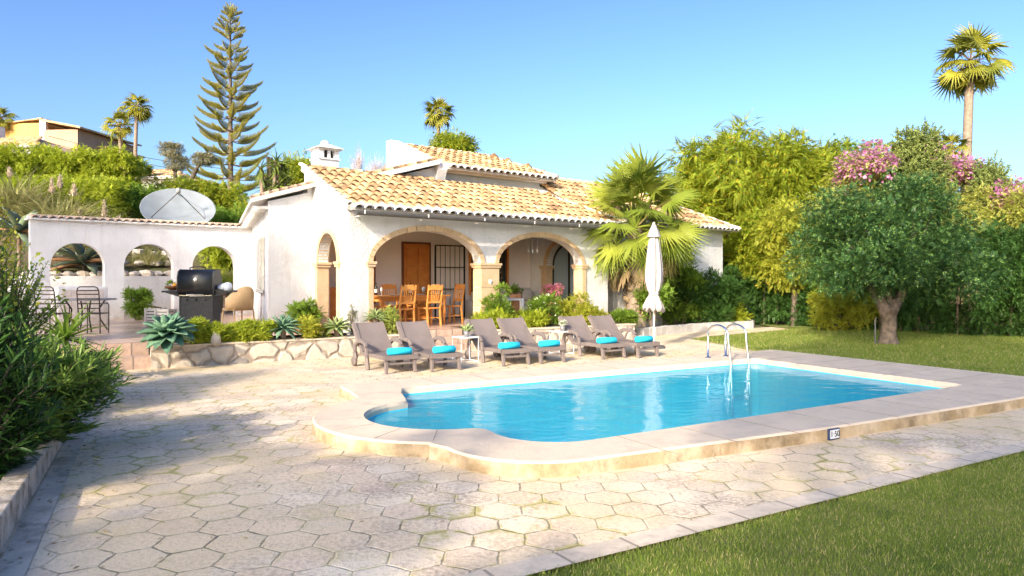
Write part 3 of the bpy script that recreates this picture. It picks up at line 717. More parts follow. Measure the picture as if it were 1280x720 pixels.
# arched window in the right side opening
m = MB()
arch_pts = [(.74, Z0)]+[(1.46-.72*cos(R(a)), SP+.05+.70*sin(R(a))) for a in range(0, 181, 12)]+[(2.18, Z0)]
m.tube([(8.12, y, z) for y, z in arch_pts], .035, 6); m.box(8.09, 8.15, 1.43, 1.49, Z0, 2.7); m.box(8.09, 8.15, .75, 2.17, Z0, Z0+.12)
wf = m.build('arched_window', M['iron'], villa)
m = MB(); n_ = len(arch_pts); m.add([(8.12, y, z) for y, z in arch_pts]+[(8.13, y, z) for y, z in arch_pts], [tuple(range(n_)), tuple(reversed(range(n_, 2*n_)))]); m.build('pane', M['glassblue'], wf)
# doors and windows on the back wall
m = MB(); m.box(3.10, 4.06, 2.965, 3.0, Z0, 2.66); dr = m.build('door_frame', M['wooddk'], villa)
m = MB(); m.box(3.16, 4.0, 2.945, 2.964, .47, 2.60)
for x0, x1 in ((3.22, 3.54), (3.62, 3.94)):
    for z0, z1 in ((.6, 1.15), (1.23, 1.95), (2.02, 2.5)):
        m.box(x0, x1, 2.915, 2.944, z0, z1)
d_ = m.build('wooden_door', M['wood'], villa, bevel=.006)
MB().tube([(3.93, 2.93, 1.42), (3.93, 2.9, 1.42), (3.85, 2.9, 1.42)], .01, 6).build('handle', M['bronze'], d_)
m = MB(); gx0, gx1, gz0, gz1, gy = 4.10, 5.12, .47, 2.58, 2.80
for a, b_ in (((gx0, gy, gz0), (gx0, gy, gz1)), ((gx1, gy, gz0), (gx1, gy, gz1)), ((gx0, gy, gz1), (gx1, gy, gz1)), ((gx0, gy, gz0+.02), (gx1, gy, gz0+.02))): m.bar(a, b_, .04, .035)
for i in range(1, 6): x = gx0+(gx1-gx0)*i/6; m.bar((x, gy, gz0), (x, gy, gz1), .013, .013)
for z in (1.32, 1.95): m.bar((gx0, gy, z), (gx1, gy, z), .02, .03)
gt = m.build('iron_grille_gate', M['iron'], villa)
MB().tube([(gx1-.02, gy-.03, 1.42), (gx1-.02, gy-.07, 1.42), (gx1-.14, gy-.07, 1.42)], .012, 6).build('handle', M['iron'], gt)
m = MB(); m.bar((5.45, 2.97, 1.15), (5.45, 2.97, 2.68), .06, .06).bar((6.9, 2.97, 1.15), (6.9, 2.97, 2.68), .06, .06).box(5.42, 6.93, 2.95, 2.999, 2.64, 2.70).box(5.42, 6.93, 2.93, 2.999, 1.12, 1.20).box(6.1, 6.18, 2.95, 2.999, 1.2, 2.64)
wn_ = m.build('window_frame', M['wood'], villa); MB().box(5.48, 6.87, 2.975, 2.99, 1.2, 2.64).build('pane', M['glassdk'], wn_)
g_ = MB()
for i in range(9): g_.tube([(5.52+.16*i, 2.93, 1.2), (5.52+.16*i, 2.93, 2.64)], .008, 5)
g_.build('bar', M['wooddk'], wn_)
m = MB(); m.box(2.0, 2.27, 2.96, 2.999, .95, 2.55); wn2 = m.build('window_frame', M['wooddk'], villa); MB().box(2.03, 2.22, 2.94, 2.959, 1.0, 2.5).build('pane', M['wood'], wn2)

MB().box(5.3, 7.0, 2.55, 2.998, Z0, .98).build('masonry_seat', M['white'], villa, bevel=.02)
# ---- roofs
def barrel(mb, P, ux, uy, uz, L, r, r2, thick=.012, n=6, mi=0):
    """half-round tile: P = lower end centre, uy up-slope, uz normal"""
    vs = []
    for (o, rr, dz) in ((0, r, .02), (L, r2, 0)):
        for rad_ in (rr, rr-thick):
            for k in range(n+1):
                a = pi*k/n; vs.append(P+uy*o+uz*(dz+rad_*sin(a)*.85)+ux*(rad_*cos(a)))
    m_ = n+1; fs = []
    for k in range(n): fs += [(k, k+1, 2*m_+k+1, 2*m_+k), (k, m_+k, m_+k+1, k+1)]
    mb.add(vs, fs, True, mi)
def tile_roof(base, eu, up, W, L, poly=None, sp=.245, course=.34, name='roof_tiles', parent=None, ends=True, sk=True):
    """base: lower-left eave corner, eu eave direction, up = slope direction (unit, 3D)"""
    eu = Vector(eu).normalized(); up = Vector(up).normalized(); nz = eu.cross(up).normalized()
    if nz.z < 0: nz = -nz
    base = Vector(base); mb = MB(); me_ = MB(); nx = int(W/sp); ny = int(math.ceil(L/course))
    def inside(x, y):
        if poly is None: return True
        c_ = False; k = len(poly)
        for i in range(k):
            x1, y1 = poly[i]; x2, y2 = poly[(i+1) % k]
            if (y1 > y) != (y2 > y) and x < (x2-x1)*(y-y1)/(y2-y1)+x1: c_ = not c_
        return c_
    for i in range(nx+1):
        x = (i+.5)*W/(nx+1)
        for j_ in range(ny):
            y = j_*course
            ok = inside(x, y+.15)
            if not ok: continue
            Lt = min(course+.06, L-y+.02)
            jx = random.uniform(-.008, .008); jz = random.uniform(0, .008)
            P = base+eu*(x+jx)+up*(y-.02)+nz*(.02+jz)
            barrel(mb, P, eu, up, nz, Lt, .108, .088)
            # channel tile between
            if i < nx: 
                Q = base+eu*(x+W/(nx+1)/2)+up*(y-.02)+nz*.055
                barrel(mb, Q, -eu, up, -nz, Lt, .085, .07, n=4)
        if ends and inside(x, .1):
            P = base+eu*x+up*(-.10)+nz*.012
            barrel(me_, P, eu, up, nz, .30, .122, .116, thick=.042)
    o = mb.build(name, M['tile'], parent)
    if ends:
        a = base-up*.0; b_ = base+eu*W
        me_.bar(base+Vector((0, 0, -.03))+up*.03, b_+Vector((0, 0, -.03))+up*.03, .07, .06)
        me_.build('eave_tile_ends', M['tilewhite'], o)
    return o
th = math.atan(.456); up = (0, cos(th), sin(th))
# main porch roof, hipped at the right
Lm = 2.36/cos(th)
ro = tile_roof((-.17, -.42, 3.17), (1, 0, 0), up, 8.75, Lm, poly=[(0, 0), (8.75, 0), (7.2, Lm), (0, Lm)], parent=villa)
MB().add([(-.15, -.38, 3.13), (8.55, -.38, 3.13), (7.0, 1.95, 4.19), (-.15, 1.95, 4.19), (-.15, -.38, 3.17), (8.55, -.38, 3.17), (7.0, 1.95, 4.235), (-.15, 1.95, 4.235)], [(0, 1, 2, 3), (7, 6, 5, 4), (0, 4, 5, 1), (0, 3, 7, 4), (1, 5, 6, 2)]).build('roof_deck', M['trim'], ro)
# end slope facing right
th2 = math.atan(1.06/1.55)
tile_roof((8.58, -.42, 3.17), (0, 1, 0), (-cos(th2), 0, sin(th2)), 3.6, 1.55/cos(th2), poly=[(0, 0), (3.6, 0), (3.6, 2.0), (2.36, 2.0)], parent=villa)
# white mortar verge on the left gable with tile ends
m = MB(); a = Vector((-.2, -.4, 3.16)); b_ = Vector((-.2, 1.98, 4.26)); m.bar(a, b_, .12, .10)
for k in range(11):
    p = a.lerp(b_, k/10.5); barrel(m, p+Vector((0, 0, .05)), Vector((1, 0, 0)), Vector(up), Vector((0, -sin(th), cos(th))), .3, .075, .065)
m.build('roof_verge', mat('lime_washed_tile', (.76, .70, .62), (.56, .40, .26), .85, 7, lo=.5, hi=.7), ro)
# ridge parapet behind
m = MB(); m.box(-.12, 3.7, 1.93, 2.12, 3.6, 4.28); m.build('parapet', M['white'], villa)
m = MB()
for k in range(10): x = -.12+k*.36; m.tube([(x, 2.02, 4.30), (x+.38, 2.02, 4.32)], [.075, .085], 8)
m.build('parapet_tile', M['tile'], villa)
# gutter
m = MB(); gp = []
for k in range(9): a_ = pi+pi*k/8; gp.append((-.60+.09*cos(a_), 3.085+.09*sin(a_)))
gp += [(-.60+.08*cos(2*pi-pi*k/8), 3.085+.08*sin(2*pi-pi*k/8)) for k in range(9)]
m.exx(gp, -.17, 8.5); gu = m.build('gutter', M['gutter'], villa)
for x in (0.0, 1.6, 3.2, 4.8, 6.4, 8.0): m = MB(); m.box(x-.016, x+.016, -.60, -.30, 2.978, 2.992).box(x-.016, x+.016, -.70, -.694, 3.02, 3.10); m.build('gutter_bracket', M['trim'], gu)
# upper room (clerestory) with hipped roof
m = MB(); UZ = -.12
m.box(4.1, 7.65, 2.3, 6.5, 3.4, 4.66)
m.build('upper_wall', M['white'], villa)
MB().box(4.0, 7.8, 2.12, 6.6, 4.58, 4.635).box(3.9, 7.88, 2.02, 6.7, 4.635, 4.68).build('upper_cornice', M['plaster_in'], villa, bevel=.01)
zz = lambda y: 4.68+.375*(y-1.9)
m = MB(); pr = [(1.88, 3.6), (1.88, 4.86), (4.55, zz(4.55)+.13), (4.75, zz(4.55)+.13), (4.75, 3.6)]
m.exx([(2.3, 3.6)]+[(1.92, 4.60), (1.92, 4.75)]+[(4.45, zz(4.5)+.12), (4.75, zz(4.5)+.12), (4.75, 3.6)], 3.62, 3.9); m.build('gable_wall', M['white'], villa)
th3 = math.atan(.375); up3 = (0, cos(th3), sin(th3)); L3 = 2.45/cos(th3)
tile_roof((3.88, 1.85, 4.68), (1, 0, 0), up3, 4.05, L3, poly=[(0, 0), (4.05, 0), (3.1, L3), (0, L3)], parent=villa)
th4 = math.atan(.92/.95)
tile_roof((7.93, 1.85, 4.68), (0, 1, 0), (-cos(th4), 0, sin(th4)), 4.9, .95/cos(th4), poly=[(0, 0), (4.9, 0), (2.5, 1.5)], parent=villa)
RT = mat('mortared_ridge', (.74, .62, .46), (.70, .66, .60), .85, 5)
m = MB()
for k in range(9): x = 3.9+k*.36; m.tube([(x, 4.3, 5.60), (x+.38, 4.3, 5.62)], [.08, .095], 8)
m.build('ridge_tile', RT, villa); m = MB()
for k in range(8):
    a = Vector((7.02, 4.3, 5.60)); b_ = Vector((7.95, 1.85, 4.72)); p = a.lerp(b_, k/8); q = a.lerp(b_, (k+1.1)/8); m.tube([p+Vector((0, 0, .04)), q+Vector((0, 0, .04))], [.07, .09], 8)
m.build('ridge_tile', RT, villa); m = MB()
for k in range(8):
    a = Vector((7.05, 1.95, 4.25)); b_ = Vector((8.6, -.4, 3.2)); p = a.lerp(b_, k/8); q = a.lerp(b_, (k+1.1)/8); m.tube([p+Vector((0, 0, .04)), q+Vector((0, 0, .04))], [.07, .09], 8)
m.build('ridge_tile', RT, villa)
m = MB(); m.add([(3.9, 1.95, 4.68), (7.9, 1.95, 4.68), (7.0, 4.3, 5.57), (3.9, 4.3, 5.57), (7.9, 6.6, 4.68), (3.9, 6.6, 4.68)], [(0, 1, 2, 3), (1, 4, 2), (2, 4, 5, 3)]); m.build('upper_roof_deck', M['trim'], villa)
# raking side roof left of the upper room
m = MB(); m.add([(1.7, 2.14, 3.6), (3.75, 2.14, 3.6), (3.75, 2.14, 4.72), (1.7, 2.14, 4.12), (1.7, 4.4, 3.6), (3.75, 4.4, 3.6), (3.75, 4.4, 4.72), (1.7, 4.4, 4.12)],
    [(0, 1, 2, 3), (7, 6, 5, 4), (0, 3, 7, 4), (1, 5, 6, 2), (3, 2, 6, 7)]); m.build('side_block', M['white'], villa)
m = MB(); m.add([(1.45, 1.85, 4.12), (3.62, 1.85, 4.74), (3.62, 1.85, 4.87), (1.45, 1.85, 4.25), (1.45, 4.5, 4.12), (3.62, 4.5, 4.74), (3.62, 4.5, 4.87), (1.45, 4.5, 4.25)],
    [(0, 1, 2, 3), (7, 6, 5, 4), (0, 3, 7, 4), (1, 5, 6, 2), (3, 2, 6, 7), (0, 4, 5, 1)]); so_ = m.build('raking_roof', M['trim'], villa)
m = MB()
for k in range(6): x = 1.5+k*.35; z = 4.29+.287*(x-1.5); m.tube([(x, 1.96, z), (x+.36, 1.96, z+.10)], [.05, .06], 8)
m.build('verge_tile', M['tile'], so_)
# chimney
m = MB(); m.box(.40, .92, 2.4, 2.9, 3.5, 4.62); m.box(.37, .95, 2.37, 2.93, 4.62, 4.66)
for x0, x1, y0, y1 in ((.40, .52, 2.4, 2.9), (.80, .92, 2.4, 2.9), (.625, .695, 2.4, 2.46), (.52, .8, 2.84, 2.9)): m.box(x0, x1, y0, y1, 4.66, 4.86)
m.box(.36, .96, 2.36, 2.94, 4.86, 4.90)
ch = m.build('chimney', M['white'], villa)
m = MB(); m.add([(.28, 2.28, 4.90), (1.04, 2.28, 4.90), (1.04, 3.02, 4.90), (.28, 3.02, 4.90), (.55, 2.55, 5.03), (.77, 2.55, 5.03), (.77, 2.75, 5.03), (.55, 2.75, 5.03)], [(3, 2, 1, 0), (0, 1, 5, 4), (1, 2, 6, 5), (2, 3, 7, 6), (3, 0, 4, 7), (4, 5, 6, 7)])
m.lathe([(.12, 0), (.10, .07), (.05, .11), (0, .12)], 12, (.66, 2.65, 5.02)); m.build('chimney_cap', M['trim'], ch)
MB().box(.53, .79, 2.5, 2.84, 4.66, 4.86).build('flue', M['blackdull'], ch)
# body behind the porch, roofs to the right wing
m = MB(); m.box(1.2, 8.4, 3.25, 8.2, Z0, 3.95); m.build('rear_wall', M['white'], villa)
m = MB(); m.box(8.9, 14.55, .35, 6.0, -.1, 3.28); m.box(8.27, 8.9, 1.2, 6, -.1, 3.28)
m.build('wing_wall', M['white'], villa)
th5 = math.atan(.52); up5 = (0, cos(th5), sin(th5)); Lw = 3.0/cos(th5)
tile_roof((7.7, -.02, 3.30), (1, 0, 0), up5, 7.3, Lw, poly=[(0, 0), (7.3, 0), (4.4, Lw), (0, Lw)], parent=villa)
tile_roof((15.0, -.02, 3.30), (0, 1, 0), (-cos(th5), 0, sin(th5)), 6.4, Lw, poly=[(0, 0), (6.4, 0), (3.2, Lw)], parent=villa)
m = MB(); m.add([(7.0, .05, 3.28), (14.95, .05, 3.28), (12.0, 3.0, 4.83), (7.0, 3.0, 4.83), (14.95, 6.3, 3.28), (7, 6.3, 3.28)], [(0, 1, 2, 3), (1, 4, 2), (2, 4, 5, 3), (0, 3, 5), (0, 5, 4, 1)]); m.build('wing_roof_deck', M['trim'], villa)
m = MB()
for k in range(10):
    a = Vector((12.05, 3.0, 4.87)); b_ = Vector((15.0, 0, 3.33)); p = a.lerp(b_, k/10); q = a.lerp(b_, (k+1.1)/10); m.tube([p+Vector((0, 0, .03)), q+Vector((0, 0, .03))], [.07, .09], 8)
m.build('ridge_tile', RT, villa); m = MB()
for k in range(12): x = 7.9+k*.36; m.tube([(x, 3.0, 4.88), (x+.38, 3.0, 4.90)], [.075, .09], 8)
m.build('ridge_tile', bpy.data.materials['mortared_ridge'], villa)
# left wing: front face and the long wall with the shuttered window
iv = (Matrix.Translation((HO[0], HO[1], 0)) @ Matrix.Rotation(HA, 4, 'Z')).inverted()
def L2(x, y, z=0): v = iv @ Vector((x, y, z)); return v
P1 = L2(-5.60, 16.54); P2 = L2(-8.36, 23.15)
m = MB()
def prism4(b, tz):
    n_ = len(b); m.add([(x, y, Z0) for x, y in b]+[(x, y, z) for (x, y), z in zip(b, tz)], [(i, (i+1) % n_, n_+(i+1) % n_, n_+i) for i in range(n_)]+[tuple(range(n_, 2*n_))])
Pm = P1.lerp(P2, (3.26-P1.y)/(P2.y-P1.y))
prism4([(P1.x, P1.y), (.43, 1.96), (.43, 3.26), (Pm.x, Pm.y)], [3.42, 3.84, 3.84, 3.42]); prism4([(Pm.x, Pm.y), (1.6, 3.26), (1.9, 8.6), (P2.x, P2.y)], [3.42, 3.84, 3.84, 3.42])
m.build('left_wing_wall', M['white'], villa)
dd_ = (P2-P1).normalized(); nn_ = Vector((-dd_.y, dd_.x, 0));  nn_ = nn_ if nn_.x < 0 else -nn_
E_ = [P1+nn_*.38-dd_*.22, P2+nn_*.38]; 
m = MB(); rt = [Vector((E_[0].x, E_[0].y, 3.36)), Vector((-.003, 1.72, 3.84)), Vector((1.8, 8.3, 3.84)), Vector((E_[1].x, E_[1].y, 3.36))]
m.add(rt+[v+Vector((0, 0, .09)) for v in rt], [(3, 2, 1, 0), (4, 5, 6, 7), (0, 1, 5, 4), (1, 2, 6, 5), (2, 3, 7, 6), (3, 0, 4, 7)]); lr = m.build('left_wing_roof', M['trim'], villa)
m = MB()
for k in range(7): a = rt[0].lerp(rt[1], k/7)+Vector((0, .06, .115)); b_ = rt[0].lerp(rt[1], (k+.9)/7)+Vector((0, .06, .115)); m.tube([a, b_], [.04, .05], 7)
m.build('verge_tile', M['tilecap'], lr)
for k in range(14):
    m = MB(); c_ = P1+dd_*(.05+k*.5); m.bar(Vector((c_.x, c_.y, 3.28))-nn_*.05, Vector((c_.x, c_.y, 3.26))+nn_*.33, .09, .07); m.build('rafter', M['trim'], lr)
# shuttered window
c0 = P1+dd_*1.2+nn_*.03; m = MB(); Tm = Matrix.Translation((c0.x, c0.y, 0)) @ Matrix.Rotation(math.atan2(dd_.y, dd_.x), 4, 'Z')
m.box(0, 1.7, -.02, .05, 1.35, 2.65, Tm); sh = m.build('window_shutter', M['shutter'], villa)
m = MB()
for k in range(3): m.box(.05+.55*k, .52+.55*k, .051, .08, 1.4, 2.6, Tm)
m.box(-.06, 1.76, .0, .11, 1.28, 1.35, Tm); m.build('shutter_panel', M['shutter'], sh, bevel=.01)
#==GARDENWALL==
# ------------------------------------------------------------------ arcaded garden wall
ga = math.atan2(23.15-19.35, -8.36+12.95)
gw = thing('arcaded_garden_wall', 'white garden wall with three round arches and a clay tile capping', 'wall', (-12.95, 19.35, 0), ga)
Lg = math.hypot(4.59, 3.8)
def gx(u):
    r = (u-640)/900; d = (cos(ga), sin(ga)); return (r*19.35+12.95)/(d[0]-r*d[1])
ops = []
for u0, u1, sill in ((63, 131, 1.72), (155, 217.5, .45), (240.5, 296, .45)):
    a, b_ = gx(u0), gx(u1); ops.append((a, b_, 1.98, (b_-a)/2*.98, .4 if sill < 1 else .4))
m = MB(); arch_wall(m, 0, Lg, .4, 3.22, ops, 0, .35); m.build('wall', M['white'], gw)
m = MB(); m.box(-.08, Lg, -.12, .47, 3.222, 3.27); m.box(-.05, Lg, .02, .33, 3.27, 3.33); m.build('mortar_bed', M['trim'], gw)
m = MB(); x = 0; k = 0
while x < Lg-.1:
    for y0, sg in ((.16, -1), (.19, 1)):
        P_ = Vector((x+.1, y0+sg*.30, 3.235)); barrel(m, P_, Vector((1, 0, 0)), Vector((0, -sg, .28)).normalized(), Vector((0, .0, 1)), .30, .088, .075)
    x += .2
m.build('capping_tile', M['tilecap'], gw)
m = MB(); x = 0
while x < Lg-.2: m.box(x, x+.37, .04, .31, 3.33, 3.375); x += .385
m.build('ridge_tile', mat('flat_cap_tile', (.55, .42, .30), (.66, .56, .44), .9, 4, island=.15), gw, bevel=.01)
# low white retaining wall behind
rw = thing('white_retaining_wall', 'low white retaining wall seen through the arches below the hillside', 'wall', (HO[0], HO[1], 0), HA)
MB().box(-14, .0, 10.45, 10.75, .3, 1.70).build('wall', M['white'], rw)
# boulders
bl_i = 0
def boulder_row(s0, s1, q, z, size, n_, lab, grp):
    global bl_i
    for i in range(n_):
        s = s0+(s1-s0)*(i+.5)/n_; x, y = hf(s, q+random.uniform(-.1, .1)); r = size*random.uniform(.8, 1.2)
        bb_ = MB().blob((0, 0, 0), (r*1.15, r*.7, r*.5), 6, .28, bl_i+3); bb_.sm = [False]*len(bb_.f); o = bb_.build('boulder', M['boulder'], loc=(x, y, z+r*.35), rz=random.random()*6)
        tag(o, lab, 'rock', grp); bl_i += 1
boulder_row(-9, -.4, 10.75, 1.70, .22, 24, 'pale boulder in the row along the top of the white retaining wall', 'boulders along the retaining wall')
boulder_row(-4.4, -.2, 12.6, 2.35, .30, 8, 'pale boulder stacked on the brown bank seen through the arches', 'boulders on the bank')
boulder_row(-3.3, -.4, 11.9, 2.05, .24, 6, 'pale boulder stacked on the brown bank seen through the arches', 'boulders on the bank')
#==FURNITURE==
# ------------------------------------------------------------------ sun loungers
def make_lounger(label):
    t = thing('sun_lounger', label, 'sun lounger', (0, 0, 0), 0, 'sun loungers along the pool')
    m = MB()
    top = [(0, .285), (.04, .30), (.5, .298), (.85, .275), (1.08, .285)]
    pr = top+[(y, z-.04) for y, z in reversed(top)]
    m.exx(pr, -.27, .27)
    for sx in (-1, 1): m.exx([(y, z+.012) for y, z in top]+[(y, z-.06) for y, z in reversed(top)], min(sx*.27, sx*.315), max(sx*.27, sx*.315))
    m.box(-.315, .315, -.01, .05, .235, .31); m.build('seat', M['resin'], t, bevel=.01)
    m = MB(); c_ = (1.06, .285); e_ = (1.58, .80)
    pr = [(c_[0], c_[1]), (1.30, .49), (e_[0]-.03, e_[1]-.03), (e_[0], e_[1]), (e_[0]+.03, e_[1]-.02), (1.34, .455), (c_[0]+.04, c_[1]-.02)]
    m.exx(pr, -.26, .26)
    fr = [(c_[0]-.01, c_[1]+.02), (1.29, .505), (e_[0]-.03, e_[1]), (e_[0]+.02, e_[1]+.01), (e_[0]+.05, e_[1]-.04), (1.36, .44), (c_[0]+.05, c_[1]-.03)]
    m.exx(fr, -.30, -.255); m.exx(fr, .255, .30); m.build('backrest', M['resin'], t, bevel=.014)
    for sx in (-1, 1):
        m = MB(); x = sx*.345
        path = [(x*.95, .74, 0), (x, .76, .22), (x, .78, .40), (x, .86, .485), (x, 1.0, .50), (x, 1.18, .49), (x, 1.30, .42), (x, 1.36, .28), (x*.96, 1.34, .14)]
        for a, b_ in zip(path[:-1], path[1:]): m.bar(a, b_, .055, .075)
        m.build('armrest', M['resin'], t, bevel=.012)
        m = MB(); m.add([(sx*.26-.03, .02, .24), (sx*.26+.03, .02, .24), (sx*.26+.03, .10, .24), (sx*.26-.03, .10, .24), (sx*.275-.025, -.01, 0), (sx*.275+.025, -.01, 0), (sx*.275+.025, .05, 0), (sx*.275-.025, .05, 0)],
            [(0, 1, 2, 3), (7, 6, 5, 4), (0, 4, 5, 1), (1, 5, 6, 2), (2, 6, 7, 3), (3, 7, 4, 0)]); m.build('leg', M['resin'], t, bevel=.008)
        m = MB(); m.lathe([(.0, -.03), (.085, -.03), (.095, -.02), (.095, .02), (.085, .03), (0, .03)], 16, (0, 0, 0), Matrix.Translation((sx*.33, 1.42, .095)) @ Matrix.Rotation(R(90), 4, 'Y')); m.build('wheel', M['resin'], t)
    MB().box(-.25, .25, .025, .06, .15, .185).build('crossbar', M['resin'], t)
    return t
feet = [(-1.93, 12.57), (-1.17, 12.86), (.09, 13.66), (.80, 14.04), (2.10, 14.75), (2.85, 15.0)]
LL = ['taupe plastic sun lounger at the left end of the row, backrest half in shade', 'taupe plastic sun lounger between the leftmost lounger and the table with the spiky plant',
      'taupe plastic sun lounger just right of the small table with the spiky plant', 'taupe plastic sun lounger just left of the small table with white flowers',
      'taupe plastic sun lounger just right of the small table with white flowers', 'taupe plastic sun lounger at the right end of the row beside the closed parasol']
TL = ['deep turquoise rolled towel on the leftmost lounger', 'deep turquoise rolled towel on the second lounger from the left', 'pale turquoise rolled towel on the lounger right of the spiky plant',
      'turquoise rolled towel on the lounger left of the white flowers', 'palest turquoise rolled towel on the lounger right of the white flowers', 'turquoise rolled towel on the lounger beside the parasol']
lo = make_lounger(LL[0])
rots = [.03, .0, -.02, .02, -.02, .04]
tw = MB(); spiral = []
for k in range(40): a_ = k*.42; r_ = .018+.0011*k*1.0; spiral.append((r_*cos(a_), r_*sin(a_)))
prof = [(.0, -.21), (.05, -.212), (.068, -.20), (.072, 0), (.068, .20), (.05, .212), (0, .21)]
tw.lathe(prof, 18, (0, 0, 0), Matrix.Translation((0, 0, .066)) @ Matrix.Rotation(R(90), 4, 'Y') @ Matrix.Diagonal((.92, 1.12, 1, 1)))
for sx in (-1, 1): tw.tube([(sx*.213, x_*1.05, .066+y_*.9) for x_, y_ in spiral], .005, 4)
tw0 = tw.build('rolled_towel', M['towel'])
for i, (x, y) in enumerate(feet):
    o = lo if i == 0 else dup(lo, (0, 0, 0), 0, LL[i])
    o.location = (x, y, 0.003); o.rotation_euler.z = PA+rots[i]
    q = tw0 if i == 0 else tw0.copy()
    if i: COL.objects.link(q)
    tag(q, TL[i], 'towel', 'rolled towels on the loungers'); dx = .05*(-1 if i in (2, 4) else 1)
    dirn = (cos(PA+rots[i]), sin(PA+rots[i])); yv = (-dirn[1], dirn[0]); d_ = .2
    q.location = (x+dirn[0]*dx+yv[0]*d_, y+dirn[1]*dx+yv[1]*d_, .302); q.rotation_euler.z = PA+rots[i]+random.uniform(-.12, .12)
# side tables
def side_table(label):
    t = thing('side_table', label, 'side table', (0, 0, 0), 0, 'side tables between the loungers')
    MB().box(-.2, .2, -.2, .2, .48, .50).build('table_top', M['whitemet'], t, bevel=.004)
    for sx in (-1, 1):
        for sy in (-1, 1): MB().tube([(sx*.19, sy*.19, 0.0), (sx*.19, sy*.19, .48)], .009, 6).build('leg', M['whitemet'], t)
    m = MB()
    for z in (.02,): 
        for a, b_ in (((-.19, -.19), (.19, -.19)), ((.19, -.19), (.19, .19)), ((.19, .19), (-.19, .19)), ((-.19, .19), (-.19, -.19))): m.tube([(a[0], a[1], z), (b_[0], b_[1], z)], .008, 6)
    m.build('base_frame', M['whitemet'], t); return t
s1 = side_table('small white metal side table carrying the spiky potted plant'); s1.location = (-.92, 14.25, .003); s1.rotation_euler.z = PA
s2 = dup(s1, (1.08, 15.7, .003), PA, 'small white metal side table carrying the pot of white flowers')
def pot(label, loc):
    t = thing('potted_plant', label, 'potted plant', loc)
    MB().lathe([(0, 0), (.05, 0), (.062, .12), (.056, .12), (.05, .10), (0, .10)], 18).build('pot', M['zinc'], t); return t
p1 = pot('spiky green succulent in a small grey zinc pot on a side table', (-.9, 14.2, .504))
n = 26; a = rng.random(n)*6.28; el = rng.uniform(.3, 1.4, n)
fol('leaf', T_fleshy(.12, .2), np.tile([0, 0, .1], (n, 1)), np.stack([np.cos(a)*np.cos(el), np.sin(a)*np.cos(el), np.sin(el)], 1), rng.uniform(.12, .2, n), M['l_agave2'], p1)
p2 = pot('round white flowering plant in a small grey zinc pot on a side table', (1.1, 15.66, .504))
C, Rr = ell((0, 0, .19), (.06, .06, .04), 8, .05); P_, u = clumps(C, Rr, 260, .5)
fol('foliage', T_leaf(.3), P_, u, .03, M['l_mid'], p2); P_, u = clumps(C, Rr, 240, .9); fol('blossom', T_leaf(.45), P_, u, .028, M['l_white'], p2)

# ------------------------------------------------------------------ parasol
px, py = 3.35, 17.0
pa = thing('closed_parasol', 'closed off-white parasol standing beside the rightmost lounger', 'parasol', (px, py, 0))
MB().tube([(0, 0, .05), (0, 0, 2.86)], .021, 10).build('pole', M['trim'], pa)
MB().lathe([(0, .10), (.05, .10), (.06, .06), (.24, .055), (.27, .03), (.27, 0), (0, 0)], 24).build('base', mat('dark_granite', (.09, .085, .085), (.13, .12, .12), .6, 30), pa)
m = MB(); n_ = 48; prof = [(.03, 2.90), (.065, 2.74), (.125, 2.50), (.165, 2.2), (.195, 1.85), (.195, 1.6), (.15, 1.40), (.105, 1.30), (.10, 1.26), (.15, 1.16), (.235, .98), (.245, .90), (.20, .90), (.08, 1.25)]
vs = []
for i, (r, z) in enumerate(prof):
    for k in range(n_):
        a_ = 2*pi*k/n_; pl = 1+(.24 if 1 < i < 12 else .08)*cos(8*a_+.15*i)+.06*sin(3*a_+i*.6); zz_ = z+(.05*cos(8*a_) if i in (11, 12) else 0)+(.02*sin(5*a_) if i > 8 else 0)
        vs.append((r*pl*.88*cos(a_), r*pl*.88*sin(a_), zz_))
m.add(vs, [(i*n_+k, i*n_+(k+1) % n_, (i+1)*n_+(k+1) % n_, (i+1)*n_+k) for i in range(len(prof)-1) for k in range(n_)], True); cn = m.build('canopy', M['fabric'], pa)
m = MB(); m.lathe([(.115, 1.25), (.125, 1.28), (.115, 1.31)], 24); m.build('tie_strap', M['fabric'], pa)
MB().lathe([(.02, 2.86), (.045, 2.88), (.04, 2.93), (.015, 2.97), (0, 2.98)], 12).lathe([(.16, 2.62), (.12, 2.74), (.05, 2.9)], 16, wob=.1).build('top_cap', M['fabric'], pa)

